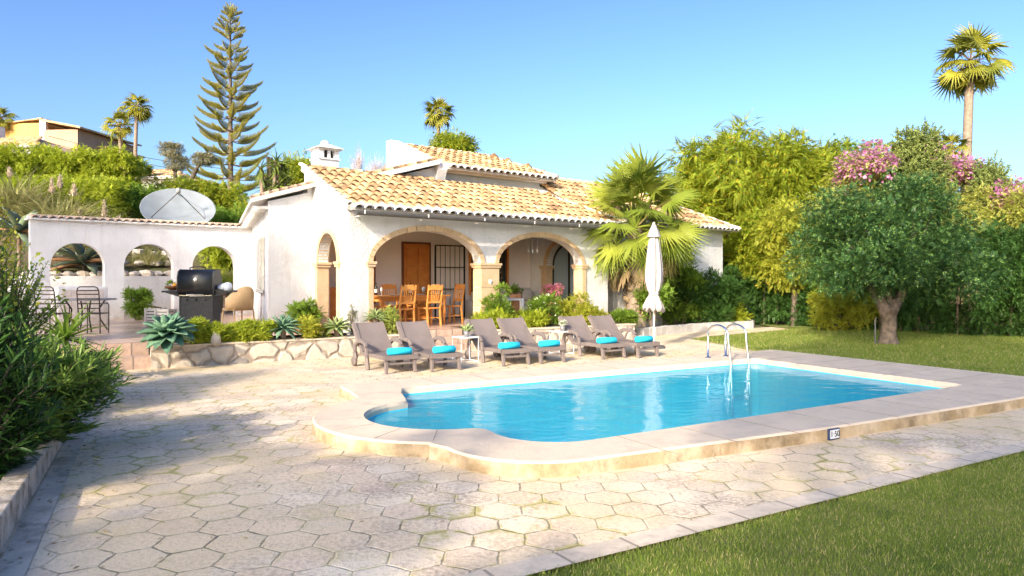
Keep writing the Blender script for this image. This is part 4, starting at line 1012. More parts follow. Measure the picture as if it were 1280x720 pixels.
# ------------------------------------------------------------------ dining set (house frame)
def hp(s, q, z): x, y = hf(s, q); return (x, y, z)
FZ = .452
dt = thing('dining_table', 'long honey coloured wooden dining table under the left porch arch', 'table', hp(2.35, 1.5, FZ), HA)
MB().box(-1.05, 1.05, -.48, .48, .72, .76).build('table_top', M['woodlt'], dt, bevel=.008)
MB().box(-.95, .95, -.40, -.37, .62, .72).box(-.95, .95, .37, .40, .62, .72).box(-.96, -.93, -.4, .4, .62, .72).box(.93, .96, -.4, .4, .62, .72).build('apron', M['woodlt'], dt)
for sx in (-1, 1):
    for sy in (-1, 1): MB().lathe([(.03, 0), (.045, .05), (.03, .12), (.05, .3), (.045, .45), (.03, .5), (.05, .56), (.05, .72)], 12, (sx*.92, sy*.36, 0)).build('leg', M['woodlt'], dt)
def dchair(label):
    t = thing('dining_chair', label, 'chair', (0, 0, 0), 0, 'chairs round the dining table')
    MB().box(-.22, .22, -.2, .24, .43, .465).build('seat', M['woodlt'], t, bevel=.01)
    m = MB()
    m.bar((-.2, -.19, .45), (-.2, -.29, 1.03), .04, .035).bar((.2, -.19, .45), (.2, -.29, 1.03), .04, .035)
    for i in range(7):
        x = -.18+.06*i; m.bar((x, -.293, .90+.055*(1-abs(i-3)/3)), (x+.06 if i < 6 else x, -.293, .90+.055*(1-abs(i-2)/3 if i < 6 else 0)), .03, .10) if False else None
    m.box(-.2, .2, -.30, -.275, .90, 1.0); m.box(-.13, .13, -.302, -.277, 1.0, 1.035); m.bar((-.2, -.22, .60), (.2, -.22, .60), .03, .06)
    for x in (-.12, -.06, 0, .06, .12): m.bar((x*.7, -.225, .62), (x*1.1, -.285, .92), .025, .014)
    m.build('backrest', M['woodlt'], t, bevel=.006)
    for x, y, tx, ty in ((-.19, .2, 0, 0), (.19, .2, 0, 0), (-.19, -.18, 0, -.05), (.19, -.18, 0, -.05)): MB().bar((x+tx, y+ty, 0), (x, y, .43), .038, .038).build('leg', M['woodlt'], t)
    MB().bar((-.19, 0, .2), (.19, 0, .2), .025, .02).bar((-.19, -.2, .2), (-.19, .2, .2), .02, .025).bar((.19, -.2, .2), (.19, .2, .2), .02, .025).build('stretcher', M['woodlt'], t)
    return t
cl = [((1.81, .78), 0, 'wooden slat back chair on the near side of the dining table, left of two'), ((2.58, .78), 0, 'wooden slat back chair on the near side of the dining table, right of two'),
      ((3.72, 1.45), pi/2, 'wooden chair seen side on at the right end of the dining table'), ((1.7, 2.25), pi, 'wooden chair behind the dining table, nearest the dark left window'),
      ((2.45, 2.28), pi, 'wooden chair behind the dining table, in front of the wooden door'), ((3.15, 2.25), pi, 'wooden chair behind the dining table, nearest the iron gate'), ((.98, 1.5), -pi/2, 'wooden chair at the left end of the dining table, half hidden by the arch')]
c0_ = dchair(cl[0][2])
for i, ((s, q), rz, lb) in enumerate(cl):
    o = c0_ if i == 0 else dup(c0_, (0, 0, 0), 0, lb); o.location = hp(s, q, FZ); o.rotation_euler.z = HA+rz
sb = thing('sideboard', 'small light wooden sideboard at the back left corner of the porch', 'cabinet', hp(1.15, 2.7, FZ), HA)
MB().box(-.5, .75, -.2, .22, .08, .92).build('cabinet_body', M['woodlt'], sb, bevel=.01); MB().box(-.54, .79, -.24, .25, .92, .96).build('cabinet_top', M['woodlt'], sb)
for x in (-.45, .16): MB().box(x, x+.55, -.215, -.201, .2, .85).build('door', M['woodlt'], sb, bevel=.006)
bt = thing('wine_bottle', 'dark wine bottle with a white label standing on the dining table', 'bottle', hp(2.42, 1.42, FZ+.762))
MB().lathe([(0, 0), (.037, .003), (.038, .19), (.03, .225), (.015, .25), (.014, .31), (.016, .31), (0, .315)], 16).build('glass_body', M['bottle'], bt)
MB().lathe([(.0385, .06), (.0385, .15)], 16).build('label', M['whitemet'], bt)
bt2 = dup(bt, hp(1.75, 2.0, FZ+.762), 0, 'green bottle standing left on the dining table near its far side', group=None)
m = MB().lathe([(.03, 0), (.005, .006), (.005, .08), (.03, .12), (.036, .16), (.03, .2)], 14); gl0 = None
for i, (s, q, lb) in enumerate(((2.15, 1.35, 'stemmed glass left of the wine bottle'), (2.72, 1.3, 'stemmed glass right of the wine bottle'), (1.6, 1.45, 'stemmed glass at the left part of the dining table'), (2.95, 1.6, 'stemmed glass at the right end of the dining table'))):
    if gl0 is None: gl0 = m.build('drinking_glass', M['clearg']); o = gl0
    else: o = gl0.copy(); COL.objects.link(o)
    o.location = hp(s, q, FZ+.762); tag(o, lb, 'glass', 'glasses on the dining table')
pl0 = MB().lathe([(0, .008), (.08, .008), (.13, .02), (.13, .026), (.08, .014), (0, .014)], 20)
q0 = None
for i, (s, q, lb) in enumerate(((1.81, 1.2, 'white plate in front of the left near chair'), (2.58, 1.2, 'white plate in front of the right near chair'), (3.2, 1.5, 'white plate at the right end of the dining table'))):
    if q0 is None: q0 = pl0.build('dinner_plate', M['whitemet']); o = q0
    else: o = q0.copy(); COL.objects.link(o)
    o.location = hp(s, q, FZ+.762); tag(o, lb, 'plate', 'plates on the dining table')

# ------------------------------------------------------------------ lounge corner under the right arch
sf = thing('outdoor_sofa', 'beige upholstered outdoor sofa along the back wall under the right arch', 'sofa', hp(6.6, 2.55, FZ), HA)
MB().box(-1.15, 1.2, -.4, .38, .12, .40).build('sofa_base', M['cushion'], sf, bevel=.03); MB().box(-1.15, 1.2, .18, .40, .40, .78).build('backrest', M['cushion'], sf, bevel=.05)
for x in (-1.2, 1.06): MB().box(x, x+.16, -.4, .4, .1, .60).build('armrest', M['cushion'], sf, bevel=.03)
for x in (-.95, .0): MB().box(x, x+.92, -.38, .16, .40, .50).build('seat_cushion', M['cushion'], sf, bevel=.03)
def cushion(loc, rz, m_, lb):
    m = MB(); n_ = 8; vs = []
    for sg in (-1, 1):
        for i in range(n_+1):
            for k in range(n_+1):
                x = -1+2*i/n_; y = -1+2*k/n_; th_ = .07*(1-x**4)**.5*(1-y**4)**.5; vs.append((x*.22*(1-.08*y*y), sg*th_, y*.2*(1-.08*x*x)))
    f_ = [(i*(n_+1)+k, (i+1)*(n_+1)+k, (i+1)*(n_+1)+k+1, i*(n_+1)+k+1) for i in range(n_) for k in range(n_)]
    m.add(vs, f_+[tuple(j_+(n_+1)**2 for j_ in reversed(q)) for q in f_], True); o = m.build('scatter_cushion', M[m_]); o.location = loc; o.rotation_euler = (R(-18), 0, rz); return tag(o, lb, 'cushion', 'cushions on the outdoor sofa')
cushion(hp(6.25, 2.45, FZ+.72), HA+.1, 'cushion', 'grey square cushion leaning on the left part of the outdoor sofa')
cushion(hp(6.75, 2.4, FZ+.68), HA-.15, 'pinkc', 'dusty pink cushion leaning in the middle of the outdoor sofa')
cushion(hp(7.2, 2.4, FZ+.7), HA-.1, 'cushion', 'beige cushion leaning on the right part of the outdoor sofa')
ct = thing('white_low_table', 'white rectangular low table among the shrubs under the right arch', 'table', hp(5.1, .95, FZ), HA)
MB().box(-.48, .48, -.3, .3, .58, .63).build('table_top', M['whitemet'], ct, bevel=.005)
for sx in (-1, 1):
    for sy in (-1, 1): MB().box(sx*.44-.04, sx*.44+.04, sy*.26-.04, sy*.26+.04, 0, .58).build('leg', M['whitemet'], ct)
mg = thing('white_mug', 'white mug on the white low table', 'mug', hp(5.15, .9, FZ+.632)); MB().lathe([(0, 0), (.04, 0), (.042, .1), (.036, .1), (.034, .01), (0, .01)], 14).build('cup', M['whitemet'], mg); MB().tube([(.04, 0, .08), (.07, 0, .07), (.07, 0, .04), (.04, 0, .03)], .006, 5).build('handle', M['whitemet'], mg)
wp = thing('potted_plant', 'green plant in a square terracotta planter beside the white low table', 'potted plant', hp(5.75, 1.2, FZ))
MB().box(-.14, .14, -.14, .14, 0.3, .74).box(-.17, .17, -.17, .17, 0, .3).build('pot', M['terracotta'], wp, bevel=.01); C, Rr = ell((0, 0, .83), (.12, .12, .08), 6, .09); P_, u = clumps(C, Rr, 220, .4); fol('foliage', T_leaf(.2), P_, u+np.array([0, 0, .7]), .1, M['l_mid'], wp)
pk = thing('pink_flower_pot', 'pot of bright pink flowers at the foot of the right stone pillar', 'potted plant', hp(6.85, .85, FZ))
MB().lathe([(0, 0), (.12, 0), (.17, .5), (.15, .5), (0, .45)], 16).build('pot', M['terracotta'], pk); C, Rr = ell((0, 0, .86), (.22, .22, .2), 16, .13); P_, u = clumps(C, Rr, 500, .3); fol('foliage', T_leaf(.25), P_-np.array([0, 0, .12]), u, .09, M['l_mid'], pk); P_, u = clumps(C, Rr, 1400, .7); fol('blossom', T_leaf(.5), P_, u, .045, M['l_pink'], pk)
# wind chime
wc = thing('hanging_chime', 'white glass drop chime hanging from the right arch', 'wind chime', hp(5.6, .3, 2.5))
m = MB()
for x in (-.12, 0, .13): m.tube([(x, 0, .25), (x, 0, -.05)], .003, 4); m.lathe([(0, -.2), (.018, -.12), (.006, -.05)], 8, (x, 0, 0))
m.build('drop', M['clearg'], wc)
# ------------------------------------------------------------------ barbecue
bx, by, _ = at(250, 0, 16.3); by = 16.3
bq = thing('gas_barbecue', 'black hooded gas barbecue with side shelves on the terrace', 'barbecue', (bx, by, FZ), R(4))
MB().box(-.36, .36, -.24, .26, .06, .78).box(-.37, -.33, -.25, .27, .0, .8).box(.33, .37, -.25, .27, 0, .8).build('cabinet', M['blackdull'], bq, bevel=.008)
m = MB(); pr = [(-.26, .84), (-.30, .98), (-.30, 1.22), (-.25, 1.345), (-.13, 1.395), (.1, 1.385), (.26, 1.26), (.28, .84)]; m.exx(pr, -.385, .385, True); hd = m.build('hood', M['blackmet'], bq)
for x in (-.395, .375): MB().exx([(y*1.03, z*1.004) for y, z in pr], x, x+.02).build('hood_end', M['blackmet'], hd)
MB().tube([(-.18, -.1, 1.36), (-.17, -.14, 1.43), (-.08, -.16, 1.455), (.08, -.16, 1.455), (.17, -.14, 1.43), (.18, -.1, 1.36)], .013, 8).build('handle', M['blackmet'], hd)
MB().lathe([(0, .014), (.035, .014), (.04, 0)], 16, (0, 0, 0), Matrix.Translation((0, -.302, 1.17)) @ Matrix.Rotation(R(90), 4, 'X')).build('thermometer', M['whitemet'], hd)
MB().box(-.36, .36, -.285, -.26, .80, .825).build('front_rail', M['steel'], bq)
for s_ in (-1, 1):
    m = MB(); m.box(min(s_*.37, s_*.76), max(s_*.37, s_*.76), -.22, .22, .88, .92); m.add([(s_*.38, -.2, .88), (s_*.38, .2, .88), (s_*.38, .2, .78), (s_*.38, -.2, .78), (s_*.70, -.2, .88), (s_*.70, .2, .88)], [(0, 1, 2, 3), (0, 4, 5, 1), (3, 2, 5, 4), (0, 3, 4), (1, 5, 2)]); m.build('side_shelf', M['blackdull'], bq)
for x in (-.32, .32): MB().lathe([(0, -.025), (.05, -.025), (.05, .025), (0, .025)], 12, (0, 0, 0), Matrix.Translation((x, -.2, .05)) @ Matrix.Rotation(R(90), 4, 'Y')).build('wheel', M['blackmet'], bq)
for i, x in enumerate((-.2, 0, .2)): MB().lathe([(0, .03), (.025, .03), (.028, 0)], 10, (0, 0, 0), Matrix.Translation((x, -.242, .72)) @ Matrix.Rotation(R(90), 4, 'X')).build('knob', M['blackmet'], bq)
fb = thing('fruit_bowl', 'wooden bowl of fruit on the left shelf of the barbecue', 'bowl', (bx-.58, by-.05, FZ+.922))
MB().lathe([(0, .005), (.07, .005), (.15, .06), (.19, .1), (.18, .1), (.14, .065), (.06, .02), (0, .02)], 20).build('bowl', M['wooddk'], fb)
for i, (x, y, z, r, c_) in enumerate(((.05, -.04, .12, .05, 'orangef'), (.1, .03, .11, .045, 'orangef'), (.02, .05, .1, .045, 'orangef'))): MB().blob((x, y, z), (r, r, r), 12, .03, i).build('orange', M[c_], fb)
P_, u = clumps([[-.08, 0, .12]], [.07], 60, .3); fol('leaf', T_leaf(.25), P_, u, .09, M['l_mid'], fb)
cl_ = MB(); 
for i in range(6): cl_.blob((.06*(i % 3)-.06, .05*(i//3), .05+.03*(i % 2)), (.10, .08, .06+.02*(i % 3)), 10, .15, i+40)
o = cl_.build('white_cloth', mat('white_cloth', (.74, .76, .80), (.6, .63, .7), .95, 9)); o.location = (bx+.55, by, FZ+.93); tag(o, 'crumpled white cloth heaped on the right shelf of the barbecue', 'cloth')
# wicker armchair
wx, wy, _ = at(297, 0, 18.6)
wa = thing('wicker_armchair', 'honey coloured wicker armchair beside the barbecue', 'armchair', (wx, 18.6, FZ), R(55))
MB().box(-.28, .28, -.28, .26, .36, .42).build('seat', M['wicker'], wa, bevel=.02); MB().box(-.25, .25, -.26, .2, .42, .50).build('seat_cushion', M['cushion'], wa, bevel=.03)
m = MB(); n_ = 17; vs = []
for i in range(n_):
    a_ = -pi*.05+pi*1.1*i/(n_-1); x = .34*cos(a_); y = -.05-.30*sin(a_)*1; h = .68+.28*max(0, sin(a_))**1.3
    for z in (.40, (.4+h)/2, h): vs.append((x*(1+.08*(z-.4)), (y-.05*(z-.4)), z))
m.add(vs, [(i*3+k, (i+1)*3+k, (i+1)*3+k+1, i*3+k+1) for i in range(n_-1) for k in range(2)], True)
o = m.build('woven_back', M['wicker'], wa); sm = o.modifiers.new('s', 'SOLIDIFY'); sm.thickness = .03
MB().tube([vs[i*3+2] for i in range(n_)], .022, 8).build('rim', M['wicker'], wa)
for x, y in ((-.27, .22), (.27, .22), (-.27, -.27), (.27, -.27)): MB().tube([(x, y, .40), (x*1.08, y*1.1, 0)], .02, 8).build('leg', M['wicker'], wa)
# metal terrace chairs and table
def mchair(label):
    t = thing('metal_terrace_chair', label, 'chair', (0, 0, 0), 0, 'metal chairs on the left terrace')
    m = MB(); m.tube([(-.22, -.2, .02), (-.22, -.2, .45), (-.22, -.26, .92), (-.2, -.27, .99), (-.15, -.275, 1.02), (.15, -.275, 1.02), (.2, -.27, .99), (.22, -.26, .92), (.22, -.2, .45), (.22, -.2, .02)], .013, 8).build('back_frame', M['bronze'], t)
    m = MB()
    for z in (.56, .66, .76, .86, .94): y = -.2-.06*(z-.45)/.47; m.box(-.215, .215, y-.008, y+.004, z-.012, z+.012)
    m.build('slat', M['bronze'], t)
    MB().box(-.22, .22, -.2, .22, .43, .455).build('seat', M['bronze'], t, bevel=.008)
    for s_ in (-1, 1):
        MB().tube([(s_*.22, .2, .0), (s_*.22, .21, .62), (s_*.22, .15, .66), (s_*.22, -.22, .66)], .013, 8).build('armrest', M['bronze'], t)
    return t
x, y, _ = at(117, 0, 15.5); mc = mchair('brown metal slatted chair seen from behind, the fully visible one by the terrace table'); mc.location = (x, 15.5, FZ); mc.rotation_euler.z = R(6)
x2, _, _ = at(66, 0, 15.4); dup(mc, (x2, 15.4, FZ), R(-4), 'brown metal slatted chair mostly hidden by the yellow flowering shrub')
tx, _, _ = at(118, 0, 16.4); tt = thing('round_terrace_table', 'dark metal garden table with mosaic top behind the metal chairs', 'table', (tx-.2, 16.4, FZ), 0)
MB().lathe([(0, .70), (.62, .70), (.63, .715), (.62, .73), (0, .73)], 32).build('table_top', M['zinc'], tt)
for k in range(4): a_ = pi/4+k*pi/2; MB().tube([(.45*cos(a_), .45*sin(a_), .0), (.3*cos(a_), .3*sin(a_), .25), (.28*cos(a_), .28*sin(a_), .5), (.4*cos(a_), .4*sin(a_), .7)], .018, 8).build('leg', M['iron'], tt)
# stone bench / cooker block behind the table
x, _, _ = at(130, 0, 18.6)
kb = thing('masonry_counter', 'white tiled masonry counter behind the terrace table', 'counter', (x-.35, 18.3, FZ), ga); MB().box(-.6, .5, -.25, .3, 0, .98).build('counter_body', M['white'], kb, bevel=.03); MB().box(-.5, .4, -.262, -.251, .2, .9).build('tile_front', brickmat('counter_tile', (.6, .53, .48), (.68, .6, .55), (.5, .44, .4), .3, .3, .01), kb)
# slatted crates
cr0 = None
for i, (u, yy, lb) in enumerate(((193, 17.8, 'grey slatted planter box left of its twin beside the barbecue'), (207, 17.5, 'grey slatted planter box nearer the barbecue leg'))):
    x, _, _ = at(u, 0, yy)
    if cr0 is None:
        t = thing('slatted_planter', lb, 'planter box', (x, yy, FZ), R(10), 'slatted planters by the barbecue')
        m = MB()
        for z in range(6):
            for a, b_ in (((-.16, -.16), (.16, -.16)), ((.16, -.16), (.16, .16)), ((.16, .16), (-.16, .16)), ((-.16, .16), (-.16, -.16))): m.bar((a[0], a[1], .04+z*.075), (b_[0], b_[1], .04+z*.075), .02, .055)
        m.build('slat', M['grey'], t); 
        for sx in (-1, 1):
            for sy in (-1, 1): MB().box(sx*.16-.02, sx*.16+.02, sy*.16-.02, sy*.16+.02, 0, .46).build('corner_post', M['grey'], t)
        MB().box(-.13, .13, -.13, .13, .02, .40).build('liner', M['blackdull'], t); cr0 = t
    else: dup(cr0, (x, yy, FZ), R(-5), lb)
# ------------------------------------------------------------------ satellite dish
x, y, z = at(223, 268, 26)
sdh = thing('satellite_dish', 'large grey white satellite dish pointing up on the slope behind the garden wall', 'satellite dish', (x, y, hill(x, y)))
D = Matrix.Translation((0, 0, z-hill(x, y))) @ Matrix.Rotation(R(-58), 4, 'X').inverted() if False else Matrix.Translation((0, 0, z-hill(x, y))) @ Matrix.Rotation(R(25), 4, 'Z') @ Matrix.Rotation(R(40), 4, 'X')
prof = [(r*1.22/10, .28*(r/10)**2) for r in range(0, 11)]
MB().lathe(prof+[(1.24, .29), (1.23, .26)]+[(p[0], p[1]-.03) for p in reversed(prof)], 48, (0, 0, 0), D).build('reflector', M['dish'], sdh)
m = MB(); fp = Vector((0, 0, .95))
for k in range(3): a_ = R(90)+k*2*pi/3; m.tube([D @ Vector((1.0*cos(a_), 1.0*sin(a_), .19)), D @ fp], .014, 6)
m.build('feed_strut', M['bronze'], sdh); MB().lathe([(0, .95), (.07, .95), (.07, 1.1), (0, 1.12)], 12, (0, 0, 0), D).build('feed_horn', M['grey'], sdh)
MB().tube([(0, .2, -.4), (0, .2, z-hill(x, y)-.1)], .07, 10).build('mast', M['grey'], sdh)
#==PLANTS==
# ------------------------------------------------------------------ far houses on the hill
def house_at(loc, rz): pass
h1 = thing('ochre_pink_house', 'ochre and pink two storey house on the hilltop at the far left', 'house', (-40.1, 60, 9), R(-5))
MB().box(-2.9, 1.2, 0, 8, -3, 5.45).build('ochre_wall', M['orange'], h1)
MB().box(1.0, 1.55, -.3, 0, -3, 5.7).build('white_pier', M['trim'], h1)
MB().box(1.55, 4.5, -.5, 7, -3, 4.75).build('pink_wall', M['pinkw'], h1); MB().box(4.5, 5.3, 2, 7, -3, 3.6).build('pink_annexe', M['pinkw'], h1)
w_ = MB().box(2.95, 3.65, -.56, -.5, 1.7, 3.1).build('window', M['grey'], h1); MB().box(3.02, 3.58, -.58, -.565, 1.78, 3.0).build('pane', M['glassblue'], w_)
MB().add([(1.5, -.9, 5.45), (5.0, -.9, 4.75), (5.0, 7.5, 4.75), (1.5, 7.5, 5.45), (1.5, -.9, 5.6), (5.0, -.9, 4.9), (5.0, 7.5, 4.9), (1.5, 7.5, 5.6)], [(0, 1, 2, 3), (7, 6, 5, 4), (0, 4, 5, 1), (1, 5, 6, 2), (2, 6, 7, 3), (3, 7, 4, 0)]).add([(-3.1, -.2, 5.3), (1.1, -.2, 5.75), (1.1, 8, 5.75), (-3.1, 8, 5.3), (-3.1, -.2, 5.4), (1.1, -.2, 5.85), (1.1, 8, 5.85), (-3.1, 8, 5.4)], [(0, 1, 2, 3), (7, 6, 5, 4), (0, 4, 5, 1), (1, 5, 6, 2), (2, 6, 7, 3), (3, 7, 4, 0)]).build('roof', M['tile'], h1)
MB().box(4.4, 5.5, 1.8, 7.2, 3.6, 3.75).build('annexe_roof', M['tile'], h1)
h2 = thing('white_tiled_house', 'low white house with a clay tile roof in front of the ochre house', 'house', (-35.5, 52, 7), R(-12))
MB().box(-9, 1.2, 0, 5, -3, 3.9).build('wall', M['white'], h2)
th6 = math.atan(.42); ro2 = tile_roof((-9, -.4, 3.95), (1, 0, 0), (0, cos(th6), sin(th6)), 10.6, 3.6, sp=.36, course=.5, parent=h2, name='roof_tiles', poly=[(0, 0), (10.6, 0), (7.8, 3.6), (0, 3.6)])
MB().add([(-9, -.3, 3.9), (1.5, -.3, 3.9), (-1.5, 3, 5.28), (-9, 3, 5.28), (1.5, 6, 3.9), (-9, 6, 3.9)], [(0, 1, 2, 3), (1, 4, 2), (3, 2, 4, 5)]).build('roof_deck', M['tilecap'], ro2)
MB().box(-6.6, -5.0, 2.2, 3.4, 4.6, 6.3).build('chimney', M['white'], h2)
h3 = thing('white_bungalow', 'white bungalow with a low clay tile roof behind the bright hedge', 'house', (-23.2, 44, 6.5), R(-14))
MB().box(-5, 3.4, 0, 5, -2, 1.05).build('wall', M['white'], h3)
r3 = tile_roof((-5, -.35, 1.08), (1, 0, 0), (0, cos(.3), sin(.3)), 8.7, 3.3, sp=.36, course=.5, parent=h3, poly=[(0, 0), (8.7, 0), (5.6, 3.3), (0, 3.3)])
MB().add([(-5, -.3, 1.04), (3.6, -.3, 1.04), (.6, 2.8, 2.02), (-5, 2.8, 2.02), (3.6, 6, 1.04), (-5, 6, 1.04)], [(0, 1, 2, 3), (1, 4, 2), (3, 2, 4, 5)]).build('roof_deck', M['tilecap'], r3)
cb = MB()
for dz in (0, -.45): 
    a = Vector(at(60, 170, 50)); b_ = Vector(at(310, 214, 50)); cb.tube([a.lerp(b_, k/10)+Vector((0, 0, dz-1.2*(k/10)*(1-k/10))) for k in range(11)], .018, 4)
tag(cb.build('overhead_cable', M['iron']), 'thin overhead cables crossing behind the two left palms', 'cable')
# ------------------------------------------------------------------ palms
def palm(name, label, loc, H, lean, r0, nl, LR, pet, lm='l_palmfar', segs=14, droop=.45, el0=-.9, el1=1.45, cat='palm tree', group=None, skirt=True, dead=10, sc=1):
    t = thing(name, label, cat, loc, 0, group)
    top = Vector((lean[0], lean[1], H)); m = MB(); k = 10
    pts = [Vector((lean[0]*(i/k)**1.5, lean[1]*(i/k)**1.5, H*i/k)) for i in range(k+1)]
    m.tube(pts, [r0*(1.35 if i == 0 else 1.05-.25*i/k) for i in range(k+1)], 12); m.build('trunk', M['barkp'], t)
    a = np.arange(nl)*2.39996; el = el1+(el0-el1)*(np.arange(nl)/nl)**.8+rng.normal(0, .12, nl)
    d = np.stack([np.cos(a)*np.cos(el), np.sin(a)*np.cos(el), np.sin(el)], 1); pl = pet*rng.uniform(.8, 1.2, nl)
    base = np.array(top); P = base+d*pl[:, None]; P[:, 2] -= .12*pl
    ps = MB()
    for i in range(nl): ps.tube([top, Vector(base+d[i]*pl[i]*.5+np.array([0, 0, .03*pl[i]])), Vector(P[i])], [.03*sc, .022*sc, .012*sc], 4)
    ps.build('petiole', M['barkp'] if lm != 'l_palm' else M['l_palm'], t)
    d2 = d.copy(); d2[:, 2] -= droop*.6
    fol('fronds', T_fan(segs, 115, .42, droop*1.3), P-d*.1*LR, d2, LR*rng.uniform(.85, 1.15, nl), M[lm], t)
    if skirt:
        nd = dead; a = rng.random(nd)*6.28; d = np.stack([np.cos(a)*.45, np.sin(a)*.45, -np.ones(nd)], 1)
        fol('dry_fronds', T_fan(segs, 70, .5, .15), np.tile(base, (nd, 1))+d*np.array([.3, .3, .35])*LR, d, LR*.8, M['l_dead'], t)
    return t
def gz(x, y): return max(-.03, hill(x, y))
def place_palm(label, u, v, Y, lr, pet, r0, nl=34, lean=(0, 0), **k):
    x, y, z = at(u, v, Y); x -= lean[0]; y -= lean[1]; b0_ = gz(x, y); return palm('fan_palm', label, (x, y, b0_-.2), z-b0_+.2, lean, r0, nl, lr, pet, group='tall fan palms on the skyline', **k)
place_palm('very tall fan palm with a thick grey trunk above the trees at the right', 1213, 76, 42, 1.15, 1.35, .28, 36, lean=(.4, 0), segs=18, dead=8, el0=-1.15)
place_palm('tall slim fan palm, right and taller of the pair at the upper left', 171, 134, 46, .62, .62, .12, 22, lean=(.15, 0), dead=6)
place_palm('slim fan palm, left and shorter of the pair at the upper left', 149, 156, 46, .6, .6, .12, 20, lean=(-.2, 0), dead=6)
place_palm('slim fan palm rising behind the villa roof', 548, 141, 44, .66, .62, .14, 24, dead=4)
place_palm('small palm crown low beside the trunk of the very tall palm', 1190, 183, 40, .6, .5, .18, 16, skirt=False)
place_palm('palm crown cut by the left edge above the ochre house', 0, 148, 60, .75, .7, .2, 24, dead=3)
yp = palm('low_palm', 'low dark spiky palm at the foot of the two left palms', (-22.3, 43, 7.2), .9, (0, 0), .14, 24, .6, .5, 'l_yucca', 10, .3, -.3, 1.3, skirt=False)
# big fan palm beside the porch
bp = thing('big_fan_palm', 'big fan palm with bright green fronds between the porch and the right wing', 'palm tree', (3.6, 20.9, .1))
m = MB(); m.tube([(0, 0, 0), (.02, 0, 1), (0, 0, 2.0), (.0, 0, 3.0)], [.30, .27, .25, .22], 14); tk = m.build('trunk', M['barkp'], bp)
nb = 150; a = rng.random(nb)*6.28; zz2 = rng.random(nb)*2.3+.2
fol('leaf_bases', T_fleshy(.18, .1, 3), np.stack([.22*np.cos(a), .22*np.sin(a), zz2], 1), np.stack([np.cos(a), np.sin(a), np.ones(nb)*1.1], 1), .24, M['l_dead'], bp)
nl = 52; idx = np.arange(nl); a = idx*2.39996+.4; el = 1.5-2.2*(idx/nl)**1.0+rng.normal(0, .1, nl)
d = np.stack([np.cos(a)*np.cos(el), np.sin(a)*np.cos(el), np.sin(el)], 1); pl = rng.uniform(1.0, 1.45, nl)*(1+.28*np.maximum(0, np.sin(el)))
base = np.array([0, 0, 3.0]); P = base+d*pl[:, None]; P[:, 2] -= .12
ps = MB()
for i in range(nl): ps.tube([Vector(base), Vector(base+d[i]*pl[i]*.5+np.array([0, 0, .05])), Vector(P[i])], [.035, .025, .014], 5)
ps.build('petiole', M['l_palm'], bp)
d2 = d.copy(); d2[:, 2] -= .35; toc = np.array([-.3, -.95, .25])
fol('fronds', T_fan(34, 118, .36, .42, .03), P-d*.06, d2, rng.uniform(.72, .98, nl), M['l_palm'], bp, upv=np.tile([0, 0, 1.], (nl, 1))*.8+toc*.6+rng.normal(0, .3, (nl, 3)))
nd = 22; a = rng.random(nd)*6.28; dd3 = np.stack([np.cos(a)*.5, np.sin(a)*.5, -np.ones(nd)], 1)
fol('dry_fronds', T_fan(20, 60, .5, .12), np.tile([0, 0, 2.5], (nd, 1))+dd3*np.array([.7, .7, .6]), dd3, .85, M['l_dead'], bp)

# ------------------------------------------------------------------ norfolk pine
x, y, _ = at(288, 0, 45); bz = hill(x, y); Hn = at(0, 12, 45)[2]-bz
npn = thing('norfolk_pine', 'tall norfolk pine with tiered upswept branches on the upper left skyline', 'pine tree', (x, y, bz))
m = MB(); m.tube([(0, 0, -.3), (0, 0, Hn*.5), (0, 0, Hn-.1)], [.2, .12, .02], 9); PP = []; DD = []; SS = []
z = 1.2; k = 0
while z < Hn-.35:
    f = 1-(z/Hn); L = (.42+2.5*f**.8)*(1+.12*math.sin(k*2.3)); nb = 6 if z < Hn*.6 else 5
    for i in range(nb):
        a_ = 2*pi*(i+.5*(k % 2))/nb+random.uniform(-.2, .2); Li = L*random.uniform(.82, 1.12); st_ = []
        sag = .10 if z < Hn*.8 else -.25
        for j_ in range(9):
            t_ = j_/8; r_ = Li*t_; zz_ = z-sag*Li*math.sin(t_*pi*.75)+.34*Li*t_**2.2; st_.append(Vector((r_*cos(a_), r_*sin(a_), zz_)))
        m.tube(st_, [.035, .03, .026, .022, .02, .016, .012, .01, .006], 4, False)
        na = int(10+24*Li)
        for q in range(na):
            t_ = .26+.74*q/na; j0 = min(7, int(t_*8)); p_ = st_[j0].lerp(st_[j0+1], t_*8-j0); side = 1 if q % 2 else -1
            out_ = Vector((cos(a_), sin(a_), 0)); sd_ = Vector((-sin(a_), cos(a_), 0))*side
            dv = out_*.45+sd_*(.75*(1.1-t_))+Vector((0, 0, .45+.5*t_)); PP.append(tuple(p_)); DD.append(tuple(dv)); SS.append((.24+.20*(1-t_))*(.5+.5*min(1, Li/1.6)))
    z += .40+.36*f+.14*(k % 2); k += 1
for q in range(26): a_ = q*2.4; PP.append((0, 0, Hn-.45+.02*q)); DD.append((cos(a_), sin(a_), 1.2)); SS.append(.38)
m.build('trunk', M['bark'], npn)
def T_brush(n=9, L=.20, w_=.2):
    it = []
    for i in range(n):
        t = (i+.3)/n
        for a_ in (0, 1, 2): it.append((T_leaf(w_, .02, 0), np.array(Matrix.Rotation(2*pi*a_/3+i, 3, 'Y'))@rotx(.6), (0, t, .12*t*t), L))
    return compose(it)
fol('foliage', T_brush(10, .30, .085), PP, DD, np.array(SS)*1.15, M['l_pine'], npn)

